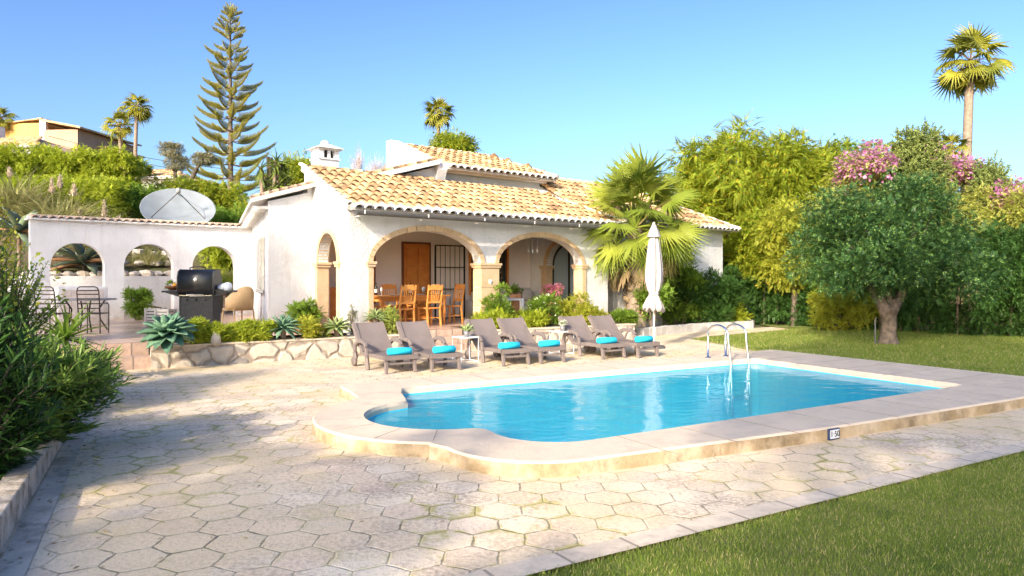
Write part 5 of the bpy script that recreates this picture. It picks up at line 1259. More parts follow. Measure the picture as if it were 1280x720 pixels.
# ------------------------------------------------------------------ cloud-pruned trees, yuccas, bare trees
def topiary(label, Y, trunkpx, balls):
    u0, v0 = trunkpx[0]; x, y, z = at(u0, v0, Y); b0_ = hill(x, y)
    t = thing('cloud_pruned_tree', label, 'tree', (x, y, b0_), 0, 'cloud pruned trees on the slope'); m = MB()
    pts = [Vector((0, 0, -.1))]+[Vector(at(u, v, Y))-Vector((x, y, b0_)) for u, v in trunkpx[0:]]; m.tube(pts, [.13]+[.11]*(len(pts)-1), 8)
    C = []; Rr = []
    for u, v, ru, rv in balls:
        c_ = Vector(at(u, v, Y))-Vector((x, y, b0_)); rr = ru*Y/900; m.tube([pts[-1], c_], [.08, .05], 6)
        for q in range(7): a_ = q*.9; C.append((c_.x+rr*.45*cos(a_), c_.y+rr*.45*sin(a_), c_.z)); Rr.append((rr*.6, rr*.6, rv*Y/900*.95))
    m.build('trunk', M['bark'], t); P_, u_ = clumps(C, Rr, 1500*len(balls), .75); fol('crown', T_sprig(3, .4, .3), P_, u_+rng.normal(0, .3, (len(P_), 3)), .13, M['l_top'], t)
topiary('cloud pruned tree with two stacked grey green pads left of the pine', 36, [(220, 228), (219, 218)], [(214, 187, 14, 7), (221, 203, 13, 8)])
topiary('cloud pruned tree with one grey green pad on a leaning trunk next to the pine', 36, [(236, 232), (246, 210)], [(254, 199, 13, 6)])
def yucca(label, Y, base, heads, n_=70, size=.75):
    x, y, z = at(base[0], base[1], Y); b0_ = hill(x, y); t = thing('yucca_tree', label, 'yucca', (x, y, b0_), 0, 'yuccas above the left wing'); m = MB(); P_ = []; D_ = []
    for u, v in heads:
        c_ = Vector(at(u, v, Y+random.uniform(-.3, .3)))-Vector((x, y, b0_)); m.tube([(0, 0, -.1), (c_.x*.2, 0, c_.z*.4), (c_.x*.7, c_.y*.5, c_.z*.75), c_], [.12, .1, .09, .08], 8)
        for q in range(n_): d_ = sph(1)[0]; d_[2] = d_[2]*.9+.1; P_.append(tuple(c_-Vector((0, 0, random.random()*.5)))); D_.append(d_)
    m.build('trunk', M['barkp'], t); fol('leaves', T_blade(.045, .45), P_, D_, size*rng.uniform(.7, 1.1, len(P_)), M['l_yucca'], t); return t
yucca('left yucca with a green head and bare cut stems near the pine', 30, (330, 245), [(326, 208), (332, 222)], 60, .75)
yucca('right fuller yucca tree with drooping leaf heads above the left wing roof', 30, (338, 245), [(352, 205), (360, 220), (348, 226), (345, 200)], 80, .8)
m = MB()
for u, v in ((335, 196), (339, 197)): a = Vector(at(337, 245, 30.2)); b_ = Vector(at(u, v, 30.2)); m.tube([a, a.lerp(b_, .6), b_], [.09, .08, .07], 7)
tag(m.build('cut_stem', M['bark']), 'two bare dark cut stems standing between the yuccas', 'tree stump')
def bare(label, u, vt, vb, Y, wpx, seed):
    x, y, z = at(u, vb, Y); H = at(u, vt, Y)[2]-z; t = thing('bare_tree', label, 'tree', (x, y, z-4), 0, 'leafless trees behind the roof'); m = MB(); rr = random.Random(seed)
    m.tube([(0, 0, 0), (0, 0, 4+H*.3)], [.06, .04], 6); m.build('trunk', M['twig'], t); m = MB(); W_ = wpx*Y/900/2
    for i in range(46):
        a_ = rr.random()*6.28; r_ = W_*rr.uniform(.2, 1); z0 = 3.2+rr.random()*H*.4; z1 = 4+H*rr.uniform(.5, 1)*(1-.35*r_/W_); m.tube([(0, 0, z0), (r_*.6*cos(a_), r_*.6*sin(a_), (z0+z1)/2), (r_*cos(a_), r_*sin(a_), z1)], [.012, .009, .004], 3, False)
        for q in range(2): b2 = rr.random()*6.28; p_ = Vector((r_*.6*cos(a_), r_*.6*sin(a_), (z0+z1)/2)); m.tube([p_, p_+Vector((cos(b2)*.3, sin(b2)*.3, H*.25))], [.007, .003], 3, False)
    m.build('twigs', M['twig'], t)
bare('pinkish bare tree right behind the chimney', 447, 173, 218, 40, 20, 1); bare('lower pale bare tree between chimney and raking roof', 470, 186, 218, 42, 34, 2)

# ------------------------------------------------------------------ generic trees
SP4 = T_sprig(4, .40, .27); SP3 = T_sprig(3, .45, .3); LF = T_leaf(.24); FR = T_frond()
# carob on the lawn
x, y = 9.35, 17.9
C1, R1 = ell((-.1, .1, 2.6), (2.0, 1.65, 1.2), 34, .62, .36)
sp_ = np.array([(-1.3, 0, 3.2), (-.6, 0, 3.75), (.2, .1, 4.0), (.9, 0, 3.85), (1.5, 0, 3.3), (-1.8, 0, 2.9), (1.9, 0, 2.7), (2.1, 0, 2.0), (-2.2, 0, 2.3), (.5, 0, 3.6)]); C1 = np.vstack([C1, sp_, sp_-np.array([0, 0, .35])]); Co, Ro = ell((-.1, .1, 2.5), (2.1, 1.7, 1.35), 26, .24, 1.0, .9); C1 = np.vstack([C1, Co]); R1 = np.vstack([R1, np.tile([.26, .26, .42], (10, 1)), np.tile([.36, .36, .4], (10, 1)), Ro]); C2, R2 = ell((-.6, -.3, 1.75), (1.3, 1.0, .45), 16, .42)
C3, R3 = ell((1.0, -.2, 1.9), (1.1, 1.0, .5), 14, .42)
C = np.vstack([C1, C2, C3]); Rr = np.vstack([R1, R2, R3])
lt = thing('lawn_tree', 'dark green round crowned tree with a stout forked trunk on the far lawn', 'tree', (x, y, 0))
m = MB(); m.tube([(0, 0, -.05), (0, 0, .1), (.01, .01, .3), (.03, 0, .5), (0, 0, .85)], [.31, .22, .185, .175, .185], 14)
m.tube([(.0, 0, .75), (-.22, 0, 1.1), (-.45, .05, 1.5), (-.8, .1, 2.1)], [.17, .13, .10, .06], 10); m.tube([(.05, 0, .75), (.3, .05, 1.15), (.55, .1, 1.6), (1.0, .1, 2.3)], [.15, .12, .09, .05], 10); m.tube([(0, 0, .8), (.05, .15, 1.5), (.1, .2, 2.5)], [.14, .1, .05], 8)
for c_ in C[:30]: s_ = Vector(((-.5 if c_[0] < 0 else .6), .1, 1.6)); m.tube([s_, s_.lerp(Vector(c_), .5)+Vector((0, 0, .1)), Vector(c_)], [.05, .035, .012], 5)
m.build('trunk', M['bark'], lt)
n = 16500; P_, u_ = clumps(C, Rr, n, .7); fol('crown', T_sprig(4, .40, .24, .3), P_, u_*.8+rng.normal(0, .5, (n, 3))+np.array([0, 0, .05]), .15*rng.uniform(.7, 1.25, n), M['l_carob'], lt)
MB().tube([(9.35-.42, 17.7, 0), (9.35-.42, 17.7, .62), (9.35-.38, 17.7, .68)], .014, 6).build('standpipe', M['gutter'])
tag(bpy.data.objects['standpipe'], 'thin grey standpipe rising from the lawn just left of the tree trunk', 'pipe')
# feathery lime trees
def lime(label, u, vt, Y, W_, seed, lm='l_lime', n=2600, sz=.46):
    x, y, z = at(u, 400, Y); H = at(u, vt, Y)[2]; C, Rr = ell((0, 0, H*.60), (W_, W_*.9, H*.36), 34, .75, .4, 1.1)
    C[:, 2] = np.minimum(C[:, 2], H-.5)
    return tree('feathery_tree', label, 'tree', (x, y, 0), [(0, 0, 0), (.05, 0, 1.2), (0, 0, H*.45)], .16, (C, Rr), FR, int(n*1.7), sz, lm, droop=.25, group='feathery trees behind the lawn', out=.9)
lime('left lime green feathery tree rising behind the villa wing', 868, 178, 29, 1.9, 1)
lime('lime green feathery tree with a spiky top, second from the left', 912, 163, 28, 1.9, 2, n=3400)
lime('tallest lime green feathery tree in the middle of the group', 950, 163, 28.5, 1.7, 3, n=3200)
lime('lime green feathery tree right of the tallest, reaching the pale trees', 992, 180, 28, 1.9, 4, n=3000)
lime('lowest rightmost lime green feathery tree next to the pink blossom', 1030, 186, 29.5, 1.6, 5, n=2600)
# pale trees
def pale(label, u, vt, vb, Y, W_, lm='l_pale', n=5200, T_=SP4, sz=.19, name='pale_leaved_tree', grp='pale trees above the hedge'):
    x, y, z = at(u, 400, Y); H = at(u, vt, Y)[2]; lo_ = at(u, vb, Y)[2]; C, Rr = ell((0, 0, (H+lo_)/2), (W_, W_*.8, (H-lo_)/2), 30, .6, .45)
    return tree(name, label, 'tree', (x, y, 0), [(0, 0, 0), (.05, 0, max(.5, lo_*.6)), (0, 0, (H+lo_)/2)], .12, (C, Rr), T_, int(n*1.6), sz, lm, droop=.15, group=grp)
pale('pale green airy tree left of the dark lawn tree', 992, 258, 352, 24.5, 1.05, 'l_yelgreen', 4200)
pale('pale yellow green tree filling the gap above the clipped bush', 1035, 235, 350, 24.5, 1.5, n=6000)
pale('light green tree just above the dark lawn tree crown', 1100, 215, 330, 26, 1.8, 'l_conif', 6500)
pale('pale yellow green tree behind the upper right of the lawn tree', 1175, 212, 345, 26, 1.9, 'l_conif', 7000)
pale('pale yellow green tree near the right edge above the dark hedge', 1235, 245, 350, 24.5, 1.7, 'l_conif', 7000)
pale('pale green tree cut by the right edge of the view', 1290, 235, 350, 24, 1.8, 'l_conif', 6000)
pale('bright green bush rounded above the fence left of the lawn tree', 955, 270, 345, 26, 1.1, 'l_lime', 4000)
def conif(label, u, vt, Y, W_, n=2600):
    x, y, z = at(u, 400, Y); H = at(u, vt, Y)[2]; C = []; Rr = []
    for i in range(26): t_ = i/25; zz_ = H*(.35+.62*t_); r_ = W_*(1-t_)**.8+.08; a_ = i*2.4; C.append((cos(a_)*r_*.6, sin(a_)*r_*.6, zz_)); Rr.append((.28+r_*.5, .28+r_*.5, .35))
    return tree('slender_conifer', label, 'conifer', (x, y, 0), [(0, 0, 0), (0, 0, H*.5), (0, 0, H*.93)], .12, (C, Rr), T_brush(5, .3, .3), n, .26, 'l_cyp', droop=-.5, group='slender conifers on the right', limbs=0)
conif('left of two close conifer tips in the right tree line', 1134, 168, 24.8, .8, 3600); conif('right of two close conifer tips in the right tree line', 1157, 164, 24.8, .8, 3600); conif('small lone conifer tip near the right edge', 1238, 208, 24.2, .5, 2000)
def bloom(label, u, v, ru, rv, Y, n=3500):
    x, y, z = at(u, v, Y); C, Rr = ell((0, 0, z), (ru*Y/900, .8, rv*Y/900), 22, .38)
    t = tree('bougainvillea', label, 'flowering climber', (x, y, 0), [(0, 0, 0), (.1, 0, z*.5), (0, 0, z)], .06, (C, Rr), SP3, n//2, .18, 'l_pale', group='bougainvillea in the tree line')
    P_, u_ = clumps(C, Rr, n, .8); fol('blossom', T_leaf(.5), P_, u_+rng.normal(0, .4, (n, 3)), .12*rng.uniform(.7, 1.3, n), M['l_bloom'], t)
bloom('pink bougainvillea patch left of the twin conifer tips', 1090, 206, 46, 24, 25.3, 2700); bloom('pink bougainvillea mass between the conifer tips and the tall palm', 1180, 206, 44, 20, 25.3, 2500); bloom('pink bougainvillea spray at the far right skyline', 1262, 246, 28, 11, 24, 1500)
def tw_tree(label, u, vt, Y, W_): pale(label, u, vt, 230, Y, W_, 'l_mid', 900, SP3, .2, 'airy_treetop', None)
tw_tree('thin airy treetop showing above the blossom left of the conifer tips', 1068, 178, 30, 1.3)
pale('dense yellow green treetop above the villa roof next to the palm', 568, 172, 200, 40, .9, 'l_lime', 2500, SP3, .22, 'round_treetop', None)
pale('pale yellow tree tuft beside the villa chimney', 375, 210, 240, 34, .9, 'l_lime', 2600, SP3, .25, 'round_treetop', None)
# ------------------------------------------------------------------ hedges, fence and bushes at the right
fe = thing('iron_railing_fence', 'dark railing fence standing behind the right hedge', 'fence')
FP = [(7.6, 27.2), (9.5, 25.9), (12.0, 23.6), (15.2, 20.7), (19, 17.4)]
m = MB(); rl = MB()
for (x0, y0), (x1, y1) in zip(FP[:-1], FP[1:]):
    L = math.hypot(x1-x0, y1-y0); k = int(L/.16)
    for i in range(k): t_ = i/k; m.bar((x0+(x1-x0)*t_, y0+(y1-y0)*t_, 0), (x0+(x1-x0)*t_, y0+(y1-y0)*t_, 1.75), .03, .03)
    for z in (.2, 1.65): rl.bar((x0, y0, z), (x1, y1, z), .04, .04)
m.build('bars', M['iron'], fe)['kind'] = 'stuff'; rl.build('rail', M['iron'], fe)
bk = thing('pink_boundary_wall', 'sunlit pinkish boundary wall glimpsed through the fence bars', 'wall')
m = MB()
for (x0, y0), (x1, y1) in zip(FP[:-1], FP[1:]): m.bar((x0+2.2, y0+2.6, .55), (x1+2.2, y1+2.6, .55), .2, 2.2) if False else m.add([(x0+2.2, y0+2.4, 0), (x1+2.2, y1+2.4, 0), (x1+2.2, y1+2.4, 1.5), (x0+2.2, y0+2.4, 1.5), (x0+2.4, y0+2.6, 0), (x1+2.4, y1+2.6, 0), (x1+2.4, y1+2.6, 1.5), (x0+2.4, y0+2.6, 1.5)], [(0, 1, 2, 3), (7, 6, 5, 4), (3, 2, 6, 7), (1, 5, 6, 2)])
m.build('wall', M['pinkw'], bk)
WH = T_whorl(7, 1, .11, 55)
def hedge(name, label, P0, P1, H, D_, n, T_, sz, lm, z0=.3, cat='hedge', group=None, droop=.1, lobes=None, base=0):
    L = math.hypot(P1[0]-P0[0], P1[1]-P0[1]); lobes = int(lobes or L/.35*2.2)
    ux, uy = (P1[0]-P0[0])/L, (P1[1]-P0[1])/L; C = []
    for i in range(lobes): s_ = random.random()*L; w_ = random.uniform(-.5, .5)*D_; C.append((ux*s_-uy*w_, uy*s_+ux*w_, z0+(H-z0-.2)*random.random()**.8+(.15 if i % 7 == 0 else 0)))
    Rr = np.array([[.32, .32, .34]]*lobes)*rng.uniform(.8, 1.3, (lobes, 1)); t = thing(name, label, cat, (P0[0], P0[1], base), 0, group)
    m = MB()
    for i in range(int(L/.55)+1):
        s_ = i*.55+random.uniform(-.1, .1); m.tube([(ux*s_, uy*s_, 0), (ux*s_+random.uniform(-.1, .1), uy*s_, H*.5), (ux*s_+random.uniform(-.15, .15), uy*s_, H*.85)], [.035, .028, .012], 6)
    m.build('stems', M['bark'], t)
    P_, u_ = clumps(C, Rr, n, .4); P_[:, 2] = np.maximum(P_[:, 2], .05); d_ = u_*.7+rng.normal(0, .4, (n, 3))+np.array([0, 0, -droop]); fol('foliage', T_, P_, d_, sz*rng.uniform(.7, 1.3, n), M[lm], t); return t
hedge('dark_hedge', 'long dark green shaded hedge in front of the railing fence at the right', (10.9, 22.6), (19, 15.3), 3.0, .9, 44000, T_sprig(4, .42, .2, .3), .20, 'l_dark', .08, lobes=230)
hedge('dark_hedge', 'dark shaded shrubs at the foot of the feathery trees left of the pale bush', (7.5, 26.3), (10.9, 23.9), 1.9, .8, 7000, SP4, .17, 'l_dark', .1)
hedge('shaded_shrubs', 'tall shaded shrubs filling the space behind the dark lawn tree', (10.2, 24.0), (12.6, 22.0), 3.0, 1.2, 5000, SP4, .26, 'l_mid', .2)
C, Rr = ell((0, 0, .66), (.95, .7, .55), 26, .34); shrub('round_bush', 'pale yellow green rounded bush on the lawn edge left of the tree', 'bush', (10.0, 22.3, 0), (C, Rr), SP4, 6600, .13, 'l_yelgreen')
# shrubs by the wing
C, Rr = ell((0, 0, .8), (1.0, .8, .75), 24, .35); shrub('dark_glossy_shrub', 'dark glossy shrub in the stone bordered bed before the villa wing', 'shrub', (6.1, 23.3, .13), (C, Rr), SP4, 7000, .15, 'l_dark')
C, Rr = ell((0, 0, 1.2), (.75, .6, 1.15), 22, .36); shrub('climbing_shrub', 'tall green shrub between the big palm and the villa wing wall', 'shrub', (5.3, 22.9, .13), (C, Rr), SP4, 6000, .15, 'l_mid')
C, Rr = ell((0, 0, .7), (.35, .4, .65), 12, .28); shrub('leafy_shrub', 'green leafy shrub at the foot of the big palm trunk', 'shrub', (4.05, 20.6, .13), (C, Rr), SP4, 1500, .18, 'l_mid')
C, Rr = ell((0, 0, .35), (.4, .3, .3), 10, .2); shrub('small_bright_shrub', 'small bright green shrub at the lower corner of the villa wing', 'shrub', (7.3, 23.5, .1), (C, Rr), SP4, 1000, .15, 'l_hedge')
# ------------------------------------------------------------------ planter plants behind the loungers
def psh(name, label, u, v, Y, r, n, sz, lm, T_=SP4, cat='shrub', z=.42, extra=None, rc=.2):
    x, y, zc_ = at(u, v, Y); C, Rr = ell((0, 0, max(.15, zc_-z)), r, max(8, int(n/130)), rc); C[:, 2] = np.maximum(C[:, 2], .1)
    return shrub(name, label, cat, (x, y, z), (C, Rr), T_, n, sz, lm, extra=extra)
psh('rose_bush', 'tall rose bush climbing in front of the middle stone pillar', 622, 385, 18.0, (.34, .26, .46), 1100, .10, 'l_mid', extra=(T_leaf(.4), 60, .05, 'l_yelgreen', 'blossom'))
psh('bright_green_shrub', 'low bright green shrub under the rose bush behind the third lounger', 612, 407, 17.6, (.42, .3, .16), 1300, .11, 'l_hedge')
psh('bright_green_shrub', 'bright leafy shrub behind the fourth lounger in front of the white table', 655, 402, 18.0, (.55, .3, .2), 2000, .11, 'l_hedge')
psh('loose_green_shrub', 'loose green shrub with whitish blooms under the right arch', 682, 388, 18.4, (.38, .26, .32), 1100, .11, 'l_mid', extra=(T_leaf(.45), 70, .06, 'l_white', 'blossom'))
psh('yellow_green_shrub', 'yellow green bushy shrub behind the fifth lounger under the right arch', 718, 390, 18.7, (.55, .3, .28), 2300, .11, 'l_yelgreen')
psh('leafy_shrub', 'leafy green shrub right of the sixth lounger backrest near the palm', 780, 402, 19.6, (.35, .3, .2), 1000, .14, 'l_mid')
psh('leafy_shrub', 'low shaded shrub behind the sixth lounger', 745, 408, 19.0, (.35, .3, .12), 800, .13, 'l_yelgreen')
# vine on the wooden post
vn = thing('hanging_vine', 'thin variegated vine hanging beside the middle pillar under the right arch', 'vine', hp(4.55, .5, FZ)); m = MB(); m.tube([(0, 0, 2.4), (.03, 0, 1.8), (-.02, 0, 1.1), (.02, 0, .4)], .008, 5); m.build('stem', M['bark'], vn)
n = 220; z_ = rng.random(n)*2.1+.35; fol('foliage', T_leaf(.35), np.stack([rng.normal(0, .035, n), rng.normal(0, .035, n), z_], 1), sph(n), .07, M['l_pale'], vn)
# agaves
def agave(label, u, v, Y, R_, n, lm, base=.42, w_=.15, el=( -.35, 1.35), name='agave', loc=None, bend=.25):
    x, y, z = at(u, v, Y) if loc is None else loc
    t = thing(name, label, 'succulent', (x, y, base)); MB().tube([(0, 0, -.03), (0, 0, max(.05, z-base))], [.05, .06], 8).build('stem', M['barkp'], t)
    i = np.arange(n); a = i*2.39996; e = el[1]+(el[0]-el[1])*(i/n)**.8; d = np.stack([np.cos(a)*np.cos(e), np.sin(a)*np.cos(e), np.sin(e)], 1)
    fol('leaf_rosette', T_fleshy(w_, bend), np.tile([0, 0, z-base], (n, 1)), d, R_*(.65+.35*(i/n)**.4)*rng.uniform(.9, 1.08, n), M[lm], t, smooth=True, upv=np.tile([0, 0, 1.], (n, 1))); return t
ag = agave('large blue green agave spilling over the left end of the planter wall', 212, 416, 13.0, .52, 46, 'l_agave', w_=.22)
ag.rotation_euler = (R(12), 0, 0)
agave('pale edged green agave in the middle of the left planter', 354, 410, 14.6, .46, 40, 'l_agave', w_=.10)
agave('light green agave nearest the villa corner in the left planter', 421, 410, 15.2, .38, 34, 'l_agave2', w_=.12)
agave('spiky light green agave against the left stone leg of the porch arch', 470, 398, 15.9, .34, 36, 'l_agave2', w_=.09, el=(-.1, 1.5))
# low plants in the left planter
def T_tuft(): return compose([(T_blade(.05, .3, 3), rotz(a)@rotx(.9+.3*(a % 2)), (0, 0, 0), 1) for a in (0, .8, 1.7, 2.5, 3.3, 4.1, 5, 5.7)])
for u, lb in ((243, 'leafy low plant right beside the large agave'), (262, 'leafy low plant left of the small grey stone'), (290, 'leafy low plant right of the small grey stone'), (309, 'leafy low plant in the middle of the left planter'), (327, 'leafy low plant just left of the pale edged agave')):
    Y = 13.35+(u-212)*.0085; psh('low_green_plant', lb, u, 414, Y, (.2, .16, .13), 500, .12, 'l_hedge', T_=WH, cat='plant', rc=.12)
psh('low_pinkish_plant', 'low plant with reddish tips right of the pale edged agave', 392, 412, 14.9, (.32, .2, .14), 800, .11, 'l_yelgreen', cat='plant', rc=.14)
psh('variegated_shrub', 'grey green variegated shrub behind the second lounger', 491, 402, 16.1, (.2, .2, .22), 700, .1, 'l_pale', rc=.14)
psh('thin_shrub', 'thin upright twiggy shrub against the villa corner', 440, 398, 15.4, (.06, .06, .25), 160, .08, 'l_top', rc=.07)
gs = MB().blob((0, 0, .1), (.10, .09, .15), 9, .15, 77).build('grey_stone', M['boulder']); x, y, _ = at(270, 0, 13.7); gs.location = (x, 13.7, .40); tag(gs, 'small upright grey stone among the low plants of the left planter', 'stone')
x, y, _ = at(382, 0, 16.6); C, Rr = ell((0, 0, .35), (.28, .28, .26), 12, .16); shrub('round_green_shrub', 'round glossy green shrub in a terracotta trough by the narrow arch', 'shrub', (x, 16.3, .50), (C, Rr), SP4, 1300, .12, 'l_mid')
tr = MB().box(-.32, .35, -.14, .14, 0, .16).build('terracotta_trough', M['terracotta'], bevel=.01); tr.location = (x+.1, 16.2, FZ); tr.rotation_euler.z = HA; tag(tr, 'low terracotta trough under the round green shrub', 'planter')
x, y, _ = at(171, 0, 20.3); C, Rr = ell((0, 0, .5), (.27, .25, .36), 22, .15); shrub('clipped_shrub', 'dense rounded green shrub standing in the middle garden arch', 'shrub', (x, 20.3, FZ), (C, Rr), SP4, 3000, .09, 'l_mid')
x, y, _ = at(283, 0, 24); yx = thing('fern_palm', 'feathery bright green palm seen through the right garden arch', 'palm', (x, 23.9, .45)); n = 20; a = np.arange(n)*2.4; MB().tube([(0, 0, 0), (0, 0, .7)], .07, 8).build('trunk', M['barkp'], yx)
fol('fronds', T_frond(16, .28, .1, .45), np.tile([0, 0, .7], (n, 1)), np.stack([np.cos(a)*.5, np.sin(a)*.5, np.ones(n)], 1), 1.15, M['l_hedge'], yx)
# ------------------------------------------------------------------ hillside planting
def agv(label, u, v, Y, R_, n, base): 
    x, y, z = at(u, v, Y); return agave(label, 0, 0, 0, R_, n, 'l_agvar', base=min(base, z-.05), w_=.11, el=(-.2, 1.2), loc=(x, y, z), bend=.35, name='giant_agave')
agv('giant agave with broad grey leaves filling the left garden arch', 104, 330, 22.4, 1.35, 22, 1.5)
agv('giant agave with a tan leaf at the left end of the tiled garden wall', 24, 292, 20.8, 1.35, 20, .9)
def pampas(label, u, v, Y, L, n, plumes):
    x, y, z = at(u, v, Y); b0_ = hill(x, y); t = thing('pampas_grass', label, 'ornamental grass', (x, y, b0_), 0, 'pampas grass clumps on the slope')
    a = rng.random(n)*6.28; el = rng.uniform(.7, 1.5, n); fol('blades', T_blade(.02, .85, 6), np.stack([rng.normal(0, .22, n), rng.normal(0, .22, n), np.zeros(n)], 1), np.stack([np.cos(a)*np.cos(el), np.sin(a)*np.cos(el), np.sin(el)], 1), L*rng.uniform(.6, 1.15, n), M['l_pampas'], t)
    for dx, h_, l_ in plumes:
        m = MB().tube([(dx*.3, 0, 0), (dx*.8, 0, h_*.6), (dx, 0, h_+l_)], .01, 4); st_ = m.build('stalk', M['l_pampas'], t); k = 260; tt_ = rng.random(k)
        fol('plume', T_leaf(.16), np.stack([dx+rng.normal(0, .03, k), rng.normal(0, .03, k), h_+tt_*l_], 1), np.stack([rng.normal(0, .5, k), rng.normal(0, .5, k), np.ones(k)], 1), .14*(1.2-tt_), M['l_plume'], st_)
pampas('widest pampas grass clump with tall stalks above the left garden arch', 75, 258, 26, 2.0, 1300, [(-.3, 1.7, .6), (.0, 1.9, .5), (.5, 1.6, .5)])
pampas('pampas grass clump with a bright plume left of the satellite dish', 125, 262, 25.5, 1.5, 900, [(.15, 1.1, .65), (-.75, 1.0, .5), (.65, .7, .5)])
pampas('dark pampas grass clump at the far left behind the agave', 22, 262, 27, 2.1, 1100, [(-.3, 1.7, .4)])
pampas('small pampas grass clump just left of the satellite dish', 160, 268, 25.5, 1.2, 700, [(-.1, .8, .4)])
pampas('yellowish grass clump seen at the top of the middle garden arch', 187, 312, 24.4, .8, 500, [])
def hh(label, u0, v0, Y0, u1, v1, Y1, H, D_, n, lm, T_=SP4, sz=.26, name='hillside_hedge', lb=230):
    a = at(u0, v0, Y0); b_ = at(u1, v1, Y1); bz = min(hill(a[0], a[1]), hill(b_[0], b_[1])); return hedge(name, label, a[:2], b_[:2], H, D_, n, T_, sz, lm, .0, base=bz, group='hedges on the left slope', lobes=lb)
hh('bright yellow green hedge along the top of the left slope', -30, 0, 31, 170, 0, 33, 2.7, 1.6, 36000, 'l_hedge', sz=.19)
hh('mid green hedge sloping down behind the satellite dish', 140, 0, 30, 215, 0, 33, 1.5, 1.6, 14000, 'l_mid', sz=.18)
hh('green scrub band below the bright hedge at the far left', -30, 0, 28.5, 150, 0, 29.5, 1.9, 1.6, 16000, 'l_hedge', sz=.19)
hh('olive scrub between the cloud pruned trees and the pine', 190, 0, 34, 300, 0, 36, 1.6, 1.6, 6000, 'l_lime', sz=.22)
hh('dark green scrub behind the satellite dish reaching the left wing', 230, 0, 28, 320, 0, 30, 1.3, 1.6, 7000, 'l_mid', sz=.2)
hh('low green scrub directly above the right end of the garden wall', 262, 0, 25.5, 320, 0, 26.5, 1.3, .9, 3500, 'l_hedge', sz=.18)
hh('green hedge behind the yuccas and the left wing roof', 300, 0, 33, 395, 0, 36, 1.5, 1.4, 4500, 'l_lime', sz=.22)
# ------------------------------------------------------------------ foreground oleander bed
def stemmy(name, label, loc, shoots_, T_, per, sz, lm, stem_r=.008, tipn=None, cat='shrub', curve=.25):
    """shoots_: list of end points (local); leaves set along the outer part of every stem"""
    t = thing(name, label, cat, loc); m = MB(); P_ = []; D_ = []
    for e in shoots_:
        e = Vector(e); b_ = Vector((e.x*.15, e.y*.15, 0)); mid = Vector((e.x*.4, e.y*.4, e.z*.65)); pts = [b_, mid, e]
        m.tube([b_, b_.lerp(mid, .5)+Vector((0, 0, .03)), mid, mid.lerp(e, .5)+Vector((0, 0, .02)), e], [stem_r*1.6, stem_r*1.3, stem_r, stem_r*.7, stem_r*.4], 4, False)
        for q in range(per):
            t_ = .35+.65*q/(per-1); p_ = (mid.lerp(e, (t_-.35)/.65)); dirn = (e-mid).normalized(); a_ = q*2.4+e.x*9
            side = Vector((cos(a_), sin(a_), .15)); side = (side-dirn*side.dot(dirn)).normalized(); D_.append(tuple(dirn*(.35+.9*t_**3)+side*.9+Vector((0, 0, .1)))); P_.append(tuple(p_))
    m.build('stem', M['bark'], t); fol('foliage', T_, P_, D_, sz*rng.uniform(.65, 1.15, len(P_)), M[lm], t, extra=None); return t
def sh_ends(n, c, r, lo_=.15):
    u = sph(n); k = .35+.65*rng.random(n)**.6; P_ = np.array(c)+u*np.array(r)*k[:, None]; P_ = P_[P_[:, 2] > lo_]; return P_
stemmy('oleander', 'oleander with narrow glossy leaves leaning over the paving at the left', (-4.45, 6.75, .17), sh_ends(380, (-.02, -.1, .48), (.80, .92, .56), -.02), T_leaf(.10, .02, -.12), 22, .155, 'l_olean')
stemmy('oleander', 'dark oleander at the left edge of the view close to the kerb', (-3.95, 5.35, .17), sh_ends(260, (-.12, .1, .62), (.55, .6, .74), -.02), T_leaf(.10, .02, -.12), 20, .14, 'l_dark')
stemmy('yellow_flowering_shrub', 'tall airy shrub with small leaves and yellow blooms above the oleander', (-6.45, 9.2, .17), sh_ends(300, (-.1, 0, 1.0), (.8, .85, 1.0)), T_leaf(.26), 18, .07, 'l_mid')
stemmy('tall_leafy_shrub', 'tall leafy green shrub filling the far left edge', (-6.55, 8.3, .17), sh_ends(300, (-.1, 0, 1.3), (.75, .8, 1.25)), T_leaf(.2), 20, .09, 'l_dark')
stemmy('variegated_climber', 'yellow and green climber at the left edge in front of the giant agave', (-9.3, 12.6, .17), sh_ends(260, (.0, 0, 1.5), (.85, .6, 1.6)), T_leaf(.3), 18, .09, 'l_yelgreen')
n = 260; P_ = np.array([-6.3, 9.2, .17])+np.array([-.1, 0, 1.0])+sph(n)*np.array([.8, .85, .95])
t_ = bpy.data.objects['yellow_flowering_shrub']; fol('blossom', T_leaf(.4), P_-np.array([-6.3, 9.2, .17]), sph(n), .07, M['l_yelgreen'], t_)
yk = thing('spiky_dracaena', 'spiky green dracaena rising behind the oleander before the terrace steps', 'plant', (-6.95, 11.2, .17)); MB().tube([(0, 0, 0), (0, 0, .55)], .04, 7).build('trunk', M['barkp'], yk)
n = 60; a = np.arange(n)*2.4; e = 1.4-1.7*(np.arange(n)/n); fol('leaves', T_blade(.045, .35, 5), np.tile([0, 0, .55], (n, 1)), np.stack([np.cos(a)*np.cos(e), np.sin(a)*np.cos(e), np.sin(e)], 1), .75*rng.uniform(.7, 1.1, n), M['l_mid'], yk)
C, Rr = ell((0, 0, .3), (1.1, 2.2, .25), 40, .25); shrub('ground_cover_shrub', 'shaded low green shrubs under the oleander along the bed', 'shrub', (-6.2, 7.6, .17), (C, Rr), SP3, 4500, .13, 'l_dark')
dk = hedge('dark_backing_shrubs', 'dark dense shrubs at the back of the left bed', (-6.9, 5.2), (-11.0, 12.4), 1.45, 1.0, 8000, SP4, .2, 'l_dark', .1, cat='shrub', base=.15)
